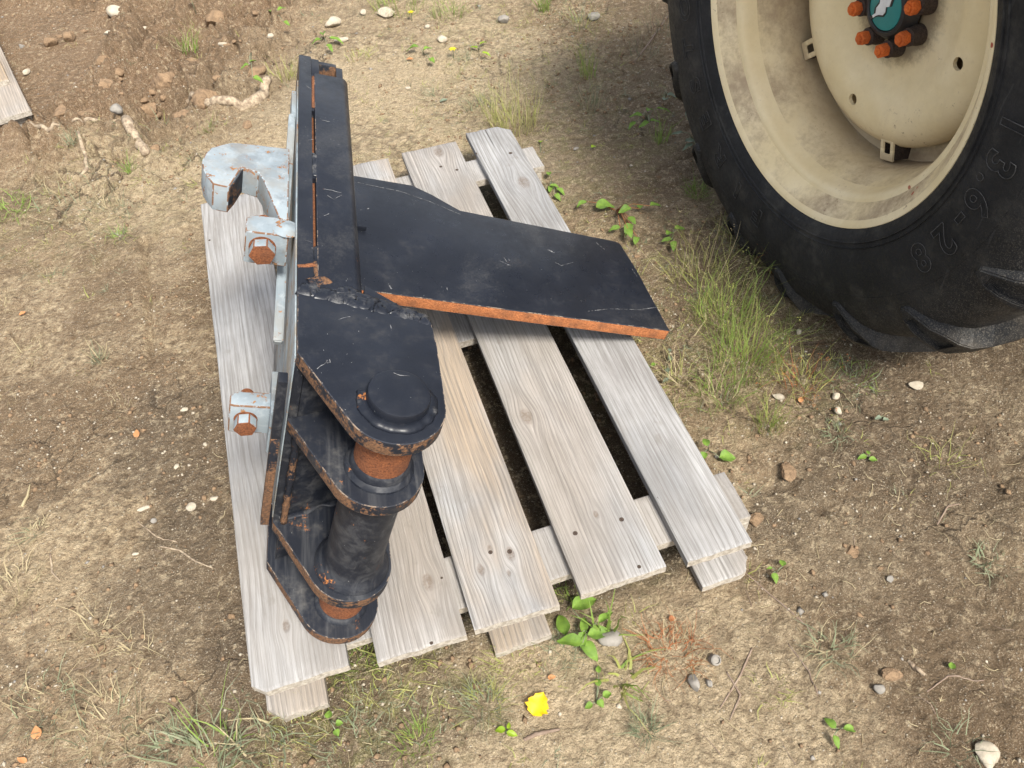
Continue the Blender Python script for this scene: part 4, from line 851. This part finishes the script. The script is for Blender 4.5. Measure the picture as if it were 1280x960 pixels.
TF = [
 (640, 158, .17, 150, .075, MOLIVE, 'dense olive and straw tuft behind the far end of the rightmost plank', .0016, .45, .4, MDRY),
 (600, 135, .10, 50, .05, MGREYG, 'small grey-green tuft left of the dense olive one', .0016, .6, .5, MDRY),
 (236, 62, .15, 36, .03, MGRASS, 'spiky green tuft sprouting among the clods at top left', .003, .55, .4, MDRY),
 (14, 262, .09, 45, .05, MGRASS, 'bright green low tuft at the left edge', .0028, 1.1, .6, None),
 (98, 252, .08, 110, .12, MGREYG, 'flat grey-green mat of grass left of the hook', .0018, 1.3, .5, MDRY),
 (135, 262, .09, 40, .05, MDRY, 'loose straw-coloured tuft at the edge of the flat mat', .0018, 1.2, .5, MGREYG),
 (92, 180, .09, 22, .02, MGREYG, 'small dark tuft beside the splintered root', .002, .6, .5, None),
 (165, 215, .09, 18, .014, MGRASS, 'little green tuft below the splintered root', .002, .5, .4, None),
 (257, 160, .09, 22, .02, MGRASS, 'green tuft between the clods and the hook', .002, .6, .5, MDRY),
 (197, 160, .07, 22, .03, MGREYG, 'low tuft under the largest clods', .002, .9, .5, MOLIVE),
 (240, 190, .06, 16, .03, MGREYG, 'faint wispy tuft above the hook', .0016, .9, .5, None),
 (358, 100, .12, 40, .035, MOLIVE, 'olive tuft just left of the beam end', .002, .7, .5, MDRY),
 (150, 295, .06, 26, .02, MGRASS, 'tiny pale green tuft above the board print', .002, 1.1, .5, MGREYG),
 (500, 10, .14, 90, .10, MOLIVE, 'broad olive tuft at the top edge behind the beam', .002, .7, .5, MGRASS),
 (560, 20, .12, 60, .06, MGRASS, 'green tuft at the top edge with a yellow flower beside it', .0022, .7, .5, MDRY),
 (450, 75, .07, 30, .04, MOLIVE, 'thin olive tuft right of the beam end', .0018, .8, .5, MDRY),
 (545, 122, .06, 26, .035, MGREYG, 'thin tuft on the sandy soil behind the pallet', .0015, .8, .5, MDRY),
 (680, 12, .15, 26, .025, MGRASS, 'upright green blades at the top edge, centre right', .0024, .4, .4, None),
 (735, 95, .16, 34, .03, MGRASS, 'tall thin green tuft between the far plank and the tyre', .0016, .3, .3, MOLIVE),
 (737, 135, .12, 30, .03, MGREYG, 'wispy tuft just below the tall thin one', .0016, .4, .3, MDRY),
 (725, 32, .13, 40, .06, MGREYG, 'grey-green tuft at the top right of centre', .0018, .7, .5, MOLIVE),
 (800, 70, .18, 26, .04, MTWIG, 'dark spindly weed left of the tyre at the top', .0014, .6, .5, MGREYG),
 (825, 40, .14, 24, .04, MTWIG, 'dark spindly weed nearest the tyre top', .0014, .6, .5, MGREYG),
 (825, 178, .10, 22, .02, MGRASS, 'pointed green tuft under the leafy weed by the tyre', .0024, .35, .4, None),
 (872, 243, .07, 55, .03, MGRASS, 'short round green tuft close to the tyre', .0016, .7, .4, None),
 (580, 75, .08, 14, .02, MGREYG, 'sparse blades on sandy soil above the planks', .0016, .8, .5, None),
 (940, 300, .14, 90, .09, MGREYG, 'thin dark grass leaning against the tyre', .0013, .9, .5, MOLIVE),
 (880, 350, .16, 90, .08, MOLIVE, 'upper olive clump in the strip of tall grass by the tyre', .0014, .6, .5, MDRY),
 (905, 400, .17, 110, .07, MGRASS, 'second clump in the strip of tall grass, mid green', .0014, .5, .4, MOLIVE),
 (930, 455, .18, 150, .075, MGRASS, 'thickest green clump in the strip of tall grass', .0015, .45, .4, MOLIVE),
 (900, 500, .13, 90, .05, MGRASS, 'lower green clump nearest the rightmost plank', .0014, .5, .5, MDRY),
 (960, 535, .11, 60, .03, MOLIVE, 'small upright clump at the lower end of the tall grass', .0014, .35, .3, MGRASS),
 (850, 480, .12, 44, .04, MDRY, 'straw-coloured spray beside the rightmost plank', .0014, .9, .5, MOLIVE),
 (1003, 480, .12, 70, .05, MOLIVE, 'red-tinged clump right of the thickest green one', .0015, .7, .5, MRED),
 (975, 340, .13, 70, .028, MRED, 'upright russet weed touching the tyre', .0016, .45, .5, MDRY),
 (1065, 475, .06, 60, .05, MGREYG, 'low creeping green weed right of the red-tinged clump', .002, 1.3, .5, MGRASS),
 (1055, 405, .09, 14, .02, MDRY, 'few straw stalks at the foot of the tyre', .0014, .7, .5, None),
 (1050, 540, .045, 50, .03, MGREYG, 'small star-shaped grey-green weed below the whitish pebbles', .0024, 1.35, .3, None),
 (1233, 704, .045, 44, .026, MGREYG, 'small star-shaped pale weed alone on the right', .0024, 1.35, .3, None),
 (1180, 580, .08, 20, .04, MOLIVE, 'faint olive tuft on the shaded mud', .0014, .9, .5, None),
 (1040, 815, .07, 50, .03, MGREYG, 'tuft lying in a crack at the bottom right', .0018, 1.1, .5, MDRY),
 (1200, 935, .07, 20, .03, MGREYG, 'thin tuft by the buff-green stone in the corner', .0018, 1.0, .5, None),
 (965, 865, .05, 24, .03, MOLIVE, 'yellowish low tuft right of the dark plug', .0018, 1.0, .5, None),
 (840, 815, .07, 130, .045, MRED, 'russet tangle of dead weed on the bottom soil', .0012, 1.2, .6, MDRY),
 (606, 880, .075, 80, .03, MGREYG, 'dark fine tuft left of the yellow leaf', .0011, .9, .5, MOLIVE),
 (806, 910, .06, 70, .02, MGREYG, 'dark compact tuft right of the clover leaves', .0013, .7, .5, None),
 (700, 815, .05, 40, .03, MGREYG, 'fine wisps below the broad-leaved plant', .0011, 1., .5, None),
 (715, 738, .05, 40, .03, MGRASS, 'grass filling the gap between the third and fourth plank ends', .0018, .9, .5, MOLIVE),
 (845, 672, .05, 30, .02, MDRY, 'dry wisp beside the yellowed bottom board', .0016, 1.0, .5, MOLIVE),
 (640, 830, .05, 50, .04, MOLIVE, 'olive grass at the foot of the brown bottom board', .0016, 1.1, .5, MDRY),
 (500, 840, .07, 60, .05, MOLIVE, 'long bent grass under the end of the second plank', .0018, 1.2, .5, MDRY),
 (445, 830, .06, 90, .04, MGRASS, 'dark grass in the gap between the first two plank ends', .0014, .9, .5, MOLIVE),
 (470, 880, .05, 50, .05, MGREYG, 'thin dark grass below the first gap', .0014, 1.2, .5, MOLIVE),
 (778, 850, .10, 14, .02, MGRASS, 'few long flat green blades beside the clover leaves', .006, 1.1, .5, MOLIVE),
 (758, 790, .11, 8, .012, MGRASS, 'single cluster of long blades rising through the broad-leaved plant', .006, .6, .4, None),
 (520, 930, .06, 60, .03, MGRASS, 'narrow upright line of grass at the bottom, left of the yellow leaf', .0014, .6, .5, MOLIVE),
 (440, 935, .05, 40, .05, MGREYG, 'grey-green wisps at the bottom left of centre', .0016, 1.2, .5, None),
 (380, 905, .06, 50, .05, MOLIVE, 'olive grass around the pale bottom board end', .0016, 1.2, .5, MDRY),
 (265, 955, .12, 60, .06, MGREYG, 'long coarse blades at the bottom edge, lower left', .0028, 1.0, .4, MGRASS),
 (330, 935, .10, 44, .05, MGREYG, 'long pale blades leaning from the bottom edge towards the pallet', .0026, 1.0, .4, MDRY),
 (215, 930, .06, 36, .03, MGREYG, 'short coarse tuft left of the long blades', .0026, .9, .5, None),
 (60, 885, .07, 70, .05, MDRY, 'faded tuft near the left edge, above the orange leaf', .002, 1.3, .5, MGREYG),
 (140, 905, .09, 80, .06, MDRY, 'sprawling straw tuft at the bottom left', .0022, 1.35, .3, MGREYG),
 (115, 790, .08, 26, .03, MDRY, 'knotted straw runner left of the pallet, lower left', .002, 1.4, .3, None),
 (165, 815, .07, 20, .03, MDRY, 'short straw runner beside the knotted one', .002, 1.4, .3, None),
 (45, 665, .05, 26, .02, MDRY, 'small pale dried rosette near the left edge', .0022, 1.3, .5, MGREYG),
 (15, 740, .08, 40, .05, MDRY, 'straw fan at the left edge, below the middle', .0018, 1.35, .3, None),
 (125, 450, .075, 24, .015, MGREYG, 'upright dusty sprig in the bare soil left of the board print', .0022, .6, .4, MDRY),
 (150, 510, .07, 22, .03, MDRY, 'dry branching stalks just below the dusty sprig', .0014, 1.2, .5, MTWIG),
 (40, 440, .06, 24, .04, MDRY, 'wiry dead tangle near the left edge, upper middle', .0016, 1.4, .5, None),
 (68, 350, .06, 22, .04, MDRY, 'thin dead tangle above the wiry one', .0016, 1.4, .5, MGREYG),
 (5, 385, .06, 20, .03, MDRY, 'few dead straws at the left edge', .0018, 1.3, .5, None),
 (5, 500, .05, 16, .03, MDRY, 'little straw bundle at the left edge, middle', .0018, 1.3, .5, None),
 (830, 505, .05, 40, .04, MGRASS, 'low green weed at the edge of the rightmost plank', .002, 1.0, .5, MOLIVE)]
for i, t_ in enumerate(TF):
    px, py, h, n, sp, m, lb, wd, le, cu, m2 = t_
    tuft(px, py, h, int(n*1.5), sp, m, lb, wd*.85, le, cu, seed=200+i, mat2=m2, heads=14 if 'strip of tall' in lb or 'thickest' in lb else 0, name='weed' if 'weed' in lb or 'sprig' in lb or 'stalk' in lb else 'grass_tuft', cat='weed' if 'weed' in lb or 'sprig' in lb or 'stalk' in lb else 'grass')

def leaf_mesh(L, W, fold=.25, droop=.3, nl=7, nw=4, wav=.05, seed=0, tipp=1.3, lobed=0):
    r_ = np.random.default_rng(seed); V = []; F = []
    for i in range(nl+1):
        t = i/nl; w_ = W*(math.sin(pi*min(t**.8, 1))**.75)*(1-.25*t)+.0003
        for j in range(-nw//2, nw//2+1):
            s_ = j/(nw/2); wz = wav*L*sin(t*9+s_*3+seed)*abs(s_)
            V.append((t*L, s_*w_/2*(1+lobed*.18*sin(t*26)), abs(s_)*w_*fold-droop*L*t*t+wz))
    k = nw+1
    for i in range(nl):
        for j in range(nw): F.append((i*k+j, (i+1)*k+j, (i+1)*k+j+1, i*k+j+1))
    return V, F
def plant(px, py, leaves, label, mat=MLEAF, name='leafy_weed', cat='weed', stemm=None, hz=.03, seed=0, lobed=0):
    """leaves: (px, py, length, width, turn in degrees)"""
    b = G(px, py); root = empty(name, b, label, cat)
    for i, (lx, ly, L, W, an_) in enumerate(leaves):
        h = hz*(.6+.8*random.random()); p = at(lx, ly, b.z+h); a = radians(an_)
        V, F = leaf_mesh(L, W, seed=seed*9+i, lobed=lobed, droop=.15+.3*random.random()); R = Matrix.Rotation(a, 3, 'Z') @ Matrix.Rotation(-.15+.3*random.random(), 3, 'X')
        st = Vector((p.x, p.y, b.z+h))-Vector((cos(a), sin(a), 0))*L/2
        o = meshobj('leaf', V, F, mat, root, True); o.matrix_local = Matrix.Translation(st-b) @ R.to_4x4()
        md = st-b; mid = md*.5+Vector((0, 0, h*.35))
        tube('stem', [(Vector((0, 0, -.003)), .0012), (mid, .001), (md, .0008)], stemm or MGREYG, root, 5)
    return root
plant(735, 790, [(731, 752, .052, .030, 25), (703, 779, .046, .026, 100), (730, 780, .034, .016, 85), (751, 791, .046, .027, 5), (712, 801, .044, .026, 165), (738, 813, .040, .024, -60), (757, 770, .034, .016, 40), (728, 800, .030, .018, -100)], 'largest broad-leaved bright green plant beyond the middle plank end', MLEAF, 'plantain', 'plant', hz=.028, seed=1)
plant(770, 262, [(727, 254, .03, .022, 200), (757, 256, .055, .040, 15), (781, 262, .036, .026, 200), (801, 256, .034, .022, 70), (820, 255, .034, .022, 20), (785, 285, .034, .026, 240), (768, 285, .03, .02, 180), (790, 275, .03, .02, 300), (787, 290, .028, .02, 280), (795, 300, .026, .018, 250)], 'bramble-like cluster of rounded green leaves right of the blade', MLEAF, 'leafy_weed', 'plant', MRED, .03, 2)
plant(840, 300, [(838, 290, .03, .02, 40), (850, 285, .03, .02, 10), (833, 300, .026, .02, 180), (842, 306, .026, .018, 260)], 'small four-leaved sprout between the blade and the tall grass', MLEAF, seed=3, hz=.02)
plant(690, 225, [(686, 216, .026, .016, 90), (694, 232, .03, .018, 350), (701, 238, .028, .018, 320), (688, 236, .024, .016, 250), (697, 245, .024, .016, 300)], 'low bright green sprout at the pallet far right corner', MLEAF, seed=4, hz=.02)
plant(885, 563, [(882, 552, .022, .016, 100), (910, 571, .034, .030, 0), (879, 570, .02, .016, 240), (890, 545, .0, .0, 0)][:3], 'plant with one round bright leaf beside the rightmost plank', MLEAF, seed=5, hz=.02)
plant(970, 715, [(978, 703, .016, .014, 80), (969, 722, .018, .014, 280), (962, 710, .01, .006, 180)], 'pair of small round leaves right of the pallet corner', MLEAF, seed=6, hz=.01)
plant(1048, 912, [(1038, 903, .022, .014, 120), (1064, 911, .024, .013, -10), (1046, 927, .020, .011, 280)], 'three-leaved seedling with pale edged leaves at the bottom right', MLEAF, seed=7, hz=.012)
plant(745, 878, [(736, 882, .014, .012, 200), (751, 879, .014, .013, 300), (759, 868, .016, .014, 20), (747, 852, .016, .012, 100), (748, 836, .014, .010, 90)], 'clover-like round leaves above the yellow leaf on the right', MLEAF, 'clover', 'clover', seed=8, hz=.01)
plant(633, 917, [(625, 912, .018, .012, 170), (640, 917, .018, .011, -20), (636, 907, .012, .007, 80)], 'small lime green seedling left of and below the yellow leaf', MLEAFB, seed=9, hz=.012)
plant(412, 900, [(411, 893, .014, .014, 90), (424, 904, .012, .012, 0), (421, 916, .012, .012, -60)], 'tiny round clover leaves beside the pale bottom board', MLEAF, 'clover', 'clover', seed=10, hz=.01)
plant(1086, 573, [(1078, 571, .018, .012, 190), (1092, 574, .018, .013, 0), (1085, 565, .012, .008, 90)], 'small dusty-green seedling on the mud below the buff stone', MLEAF, seed=11, hz=.01)
plant(1103, 523, [(1098, 522, .014, .010, 190), (1108, 524, .014, .010, 10)], 'tiny two-leaved seedling left of the shaded mud', MLEAFG, seed=12, hz=.008)
plant(1190, 833, [(1190, 832, .014, .012, 60)], 'single tiny round leaf at the lower right', MLEAF, seed=13, hz=.006)
plant(808, 150, [(795, 143, .04, .018, 160), (812, 135, .036, .018, 60), (805, 155, .034, .02, 200), (820, 150, .036, .016, 10), (830, 135, .042, .012, -5), (790, 155, .03, .016, 220)], 'leafy green weed left of the tyre, upper right', MLEAF, seed=14, hz=.04)
plant(868, 175, [(862, 141, .040, .020, 40), (846, 166, .034, .012, 180), (864, 175, .036, .018, 10), (860, 182, .034, .016, 200), (881, 211, .024, .010, 0)], 'dusty grey-green leaves right against the tyre', MLEAFG, seed=15, hz=.03)
plant(832, 120, [(832, 122, .034, .018, 60), (840, 118, .03, .016, -10)], 'dull leaves above the leafy green weed by the tyre', MLEAFG, seed=16, hz=.03)
plant(833, 455, [(838, 447, .018, .012, 80), (834, 462, .016, .012, 100), (837, 437, .014, .009, 90), (832, 475, .014, .010, 200)], 'thin stalk with paired leaves left of the tall grass', MLEAFG, seed=17, hz=.02)
plant(812, 462, [(808, 458, .02, .012, 120), (818, 455, .02, .012, 40), (806, 468, .016, .01, 200)], 'small bright sprout at the right edge of the pallet under the blade tip', MLEAF, seed=18, hz=.015)
plant(838, 520, [(830, 515, .02, .014, 160), (842, 530, .022, .014, 320), (836, 540, .018, .012, 280), (826, 505, .016, .010, 120)], 'low leaves along the middle of the rightmost plank edge', MLEAFB, seed=19, hz=.012)
plant(405, 48, [(403, 40, .05, .024, 100), (420, 48, .05, .022, -20), (412, 58, .04, .02, -60), (395, 50, .035, .02, 190)], 'green leaves growing round the cream block above the beam', MLEAF, seed=20, hz=.03)
plant(530, 68, [(515, 58, .045, .024, 170), (535, 60, .035, .02, 30), (540, 75, .03, .02, -60), (597, 60, .03, .014, 60), (605, 50, .03, .014, 20)][:3], 'green rosette beside the yellow flowers at the top', MLEAF, seed=21, hz=.03)
plant(598, 62, [(592, 58, .04, .016, 130), (604, 52, .04, .016, 60), (608, 66, .03, .014, -20)], 'lime leaves at the top, right of the rosette', MLEAFB, seed=22, hz=.02)
plant(345, 20, [(338, 12, .04, .018, 120), (352, 10, .04, .018, 50), (358, 28, .03, .016, -40)], 'small green sprout at the top edge above the pale pebble', MLEAF, seed=23, hz=.02)
plant(318, 78, [(305, 82, .03, .02, 190), (322, 98, .034, .026, -20), (316, 75, .026, .016, 60)], 'green leaves beside the pale root', MLEAF, seed=24, hz=.02)
plant(676, 192, [(676, 176, .018, .014, 80)], 'single bright leaf behind the far corner of the pallet', MLEAFB, seed=25, hz=.012)
plant(742, 185, [(742, 183, .018, .014, 30)], 'single small leaf right of the reddish-brown pebble', MLEAFB, seed=26, hz=.01)
# yellow flowers
def flower(px, py, r, label, hz=.03):
    p = G(px, py); root = empty('yellow_flower', p, label, 'flower')
    for k in range(6):
        V, F = leaf_mesh(r, r*.9, .2, .1, 4, 2); o = meshobj('petal', V, F, MYFL, root, True); o.matrix_local = Matrix.Translation((0, 0, hz)) @ Matrix.Rotation(k*pi/3, 4, 'Z') @ Matrix.Rotation(-.3, 4, 'Y')
    tube('stem', [(Vector((0, 0, -.002)), .0014), (Vector((.002, 0, hz)), .001)], MGREYG, root, 5)
flower(246, 20, .016, 'yellow flower on the spiky tuft at top left', .07); flower(567, 73, .014, 'yellow flower on the sandy soil behind the beam'); flower(515, 26, .012, 'yellow flower in the broad olive tuft at the top edge')
# loose leaves
def loose(px, py, L, W, an_, mat, label, z=.004, lob=0, seed=1):
    V, F = leaf_mesh(L, W, .12, -.05, 10, 6, .035, seed, lobed=lob); V = [(x-L/2, y, z_+.003) for x, y, z_ in V]; o = meshobj('fallen_leaf', V, F, mat, None, True, loc=G(px, py)+Vector((0, 0, z)))
    o.rotation_euler = (.12, -.1, radians(an_)); return tag(o, label, 'leaf')
loose(673, 882, .040, .040, 60, MYEL, 'bright yellow fallen leaf below the pallet', .006, 1, 3)
loose(172, 544, .020, .014, 100, MORL, 'curled orange-brown leaf left of the pallet'); loose(48, 917, .022, .018, 110, MORL, 'oval orange-brown leaf at the bottom left'); loose(30, 952, .018, .010, 160, MORL, 'tan leaf scrap in the bottom left corner')
loose(513, 76, .028, .014, -20, MORL, 'orange-yellow leaf scrap behind the beam'); loose(30, 394, .018, .012, 20, MORL, 'tan leaf scrap near the left edge'); loose(690, 848, .014, .009, 0, MORL, 'brick red leaf scrap above the yellow leaf')
loose(840, 775, .012, .012, 0, MRED, 'dark red leaf scrap right of the broad-leaved plant'); loose(1000, 502, .014, .012, 60, MORL, 'tan curled leaf at the foot of the red-tinged clump'); loose(555, 127, .028, .014, 10, MLEAFG, 'grey fallen leaf on the sandy soil')

def stick(pts, label, mat=MBARK, name='twig', cat='twig', k=7, nz=.25):
    P = [G(px, py) for px, py, r in pts]; b = P[0].copy(); path = []
    for i in range(len(P)-1):
        for t in np.linspace(0, 1, 8, endpoint=(i == len(P)-2)):
            r = pts[i][2]*(1-t)+pts[i+1][2]*t; r *= 1+nz*(random.random()-.5); p = P[i].lerp(P[i+1], t); gz = float(ground_h(np.array([p.x]), np.array([p.y]))[0])
            path.append((Vector((p.x, p.y, gz+r*.25))-b+Vector((random.uniform(-1, 1), random.uniform(-1, 1), random.uniform(-.6, .6)))*r*.12, r))
    o = tube(name, path, mat, None, k); o.location = b; return tag(o, label, cat)
stick([(236, 130, .008), (262, 133, .013), (290, 128, .017), (318, 112, .020), (336, 102, .013)], 'thick pale root lying beside the clods, pointing to the beam', name='root', cat='root', k=10, nz=.18)
stick([(96, 163, .004), (118, 158, .007), (140, 156, .009), (160, 152, .012)], 'pale root branch left of the splintered root', name='root', cat='root', k=8)
stick([(156, 150, .010), (164, 165, .017), (176, 180, .013), (190, 194, .003)], 'splintered pale root with bark peeling, upper left', name='root', cat='root', k=9, nz=.4)
stick([(48, 172, .005), (65, 170, .007), (82, 168, .004)], 'short pale stick left of the roots', name='stick', cat='stick')
stick([(109, 186, .005), (104, 202, .006), (98, 216, .003)], 'pale stick pointing down below the root branch', name='stick', cat='stick')
stick([(172, 652, .0012), (196, 671, .0015), (222, 678, .001)], 'upper of two thin pale twigs left of the pallet')
stick([(200, 683, .0016), (225, 688, .002), (245, 702, .0018), (266, 710, .001)], 'lower of two thin pale twigs left of the pallet')
stick([(63, 692, .002), (65, 715, .002), (75, 726, .001)], 'short white stalk near the left edge')
stick([(28, 634, .003), (35, 622, .003), (38, 605, .001)], 'pale hooked stalk at the left edge', MDRY)
stick([(1172, 655, .0015), (1185, 632, .002), (1200, 630, .001)], 'forked dark twig on the mud right of the pallet', MTWIG)
stick([(1135, 825, .003), (1142, 838, .004), (1155, 845, .003)], 'pale crooked root piece at the lower right', name='root', cat='root')
stick([(1158, 865, .0012), (1185, 845, .0016), (1230, 850, .001)], 'long thin twig at the lower right', MTWIG)
stick([(985, 805, .0012), (1010, 838, .0016), (1022, 870, .001)], 'thin brown twig below the pallet corner', MTWIG)
stick([(915, 700, .0012), (1000, 775, .0015), (1015, 790, .001)], 'long thin root strand from the pallet corner down to the right', MTWIG)
stick([(908, 840, .0015), (925, 870, .002), (912, 900, .001)], 'dark curved twig right of the dark plug', MTWIG)
stick([(940, 810, .0015), (925, 845, .002), (900, 885, .001)], 'dark twig crossing near the dark plug', MTWIG)
stick([(868, 420, .0015), (882, 400, .002), (880, 370, .001)], 'pale dry stalk among the olive clump', MDRY)
stick([(655, 925, .003), (670, 918, .004), (700, 912, .002)], 'short buried root below the yellow leaf', MTWIG)
stick([(873, 20, .003), (840, 60, .004), (800, 110, .002)][::-1] and [(835, 20, .0025), (812, 55, .003), (790, 80, .0015)], 'dark bent twig at the top right, left of the tyre', MTWIG)
stick([(868, 233, .0015), (885, 236, .0015), (897, 232, .001)], 'little dark stick beside the round green tuft', MTWIG)

# ---- stuff nobody could count
def scatter_region(n, f=None):
    out = []
    while len(out) < n:
        k = n*2; x = rng.uniform(-1.95, 1.9, k); y = rng.uniform(.28, 3.6, k); keep = rng.random(k) < (f(x, y) if f else 1)
        out += list(zip(x[keep], y[keep]))
    a = np.array(out[:n]); return a[:, 0], a[:, 1]
def rocks(n, s0, s1, mat, name, label, f=None, sq=.6):
    x, y = scatter_region(n, f); z = ground_h(x, y); s = s0+(s1-s0)*rng.random(n)**5
    oc = np.array([(1, 0, 0), (0, 1, 0), (-1, 0, 0), (0, -1, 0), (.1, .1, 1), (0, 0, -1)], float); q = oc[None]*(1+.5*(rng.random((n, 6, 1))-.5))+.25*(rng.random((n, 6, 3))-.5)
    a = rng.random(n)*6.28; c_, s_ = np.cos(a)[:, None], np.sin(a)[:, None]; ex = (.7+.8*rng.random(n))[:, None]
    X = q[:, :, 0]*ex; Y = q[:, :, 1]; V = np.stack([(X*c_-Y*s_), (X*s_+Y*c_), q[:, :, 2]*sq], -1)*s[:, None, None]+np.stack([x, y, z+s*.15], -1)[:, None]
    f_ = np.array([(0, 1, 4), (1, 2, 4), (2, 3, 4), (3, 0, 4), (1, 0, 5), (2, 1, 5), (3, 2, 5), (0, 3, 5)]); F = (np.arange(n)*6)[:, None, None]+f_[None]
    tag(meshobj(name, V.reshape(-1, 3), F.reshape(-1, 3), mat), label, name.replace('_', ' '), kind='stuff')
dens = lambda x, y: np.clip(.12+4.0*(fbm(x*3.5, y*3.5, 4)-.48), .02, 1)
rocks(15000, .0007, .0042, MSTONE, 'pale_grit', 'pale grit and crumbs strewn over the soil', dens)
rocks(12000, .0012, .0075, MCLOD, 'soil_crumbs', 'brown crumbs of soil strewn over the ground', dens, .8)
rocks(260, .003, .010, MSTONEG, 'grey_gravel', 'scattered small grey gravel', lambda x, y: np.clip(.1+2*(fbm(x*2+7, y*2, 3)-.5), .03, 1))
def litter(n, ln, wd, mat, name, label, f=None, cat='litter'):
    x, y = scatter_region(n, f); a = rng.random(n)*6.28; L = ln*(.3+rng.random(n)); bend = rng.normal(size=n)*.5; rows = []; dz = rng.random(n)*.004
    cx, cy = x.copy(), y.copy(); d = a.copy()
    for k in range(4):
        z = ground_h(cx, cy)+.0015+dz*(k/3); w_ = wd*(1-.2*k); rows += [np.stack([cx-np.sin(d)*w_, cy+np.cos(d)*w_, z], -1), np.stack([cx+np.sin(d)*w_, cy-np.cos(d)*w_, z+.0004], -1)]
        d = d+bend; cx = cx+np.cos(d)*L/3; cy = cy+np.sin(d)*L/3
    V = np.stack(rows, 1); F = np.concatenate([(np.arange(n)*8)[:, None]+np.array([[2*k, 2*k+1, 2*k+3, 2*k+2]]) for k in range(3)])
    tag(meshobj(name, V.reshape(-1, 3), F, mat, None, True), label, cat, kind='stuff')
litter(2600, .028, .0006, MDRY, 'straw_litter', 'dry straw bits scattered on the soil', lambda x, y: np.clip(.1+2.2*(fbm(x*2.5+3, y*2.5, 3)-.42), .04, 1))
litter(700, .035, .0006, MTWIG, 'twig_litter', 'fine dark rootlets scattered on the soil')
# sparse small grass sprouts
def sprouts(n, mat, name, label, f, h=.03):
    x, y = scatter_region(n, f); z = ground_h(x, y); VV = []; FF = []; k = 0
    for i in range(n):
        V, F = blades((x[i], y[i], z[i]), 6, h*(.5+rng.random()), .012, .0013, 1.0, .6, seg=2); VV.append(V); FF.append(F+k); k += len(V)
    tag(meshobj(name, np.concatenate(VV), np.concatenate(FF), mat, None, True), label, 'grass', kind='stuff')
def green_f(x, y):
    g = np.zeros_like(x)
    for px, py, r, a in ((900, 430, .25, 1), (800, 320, .25, .6), (640, 60, .45, .6), (560, 20, .5, .6), (740, 120, .3, .5), (480, 870, .14, .9), (130, 250, .3, .5), (700, 800, .12, .5), (950, 300, .25, .6), (380, 920, .12, .7), (830, 520, .1, 1.)):
        p = at(px, py); g = np.maximum(g, a*np.exp(-((x-p.x)**2+(y-p.y)**2)/r**2))
    ya = YA; s = x*cos(ya)+y*sin(ya); t = x*sin(ya)-y*cos(ya); inp = (s > .56) & (s < 1.9) & (t > -.31) & (t < .53)
    return np.where(inp, 0, np.clip(g+.02, 0, 1))
sprouts(620, MGREYG, 'sparse_grass', 'sparse short grey-green grass on the soil', green_f)
sprouts(420, MOLIVE, 'olive_sprouts', 'sparse olive sprouts on the soil', green_f, .035)
sprouts(200, MDRY, 'dry_sprouts', 'sparse dry sprouts on the soil', lambda x, y: np.full_like(x, .5), .03)
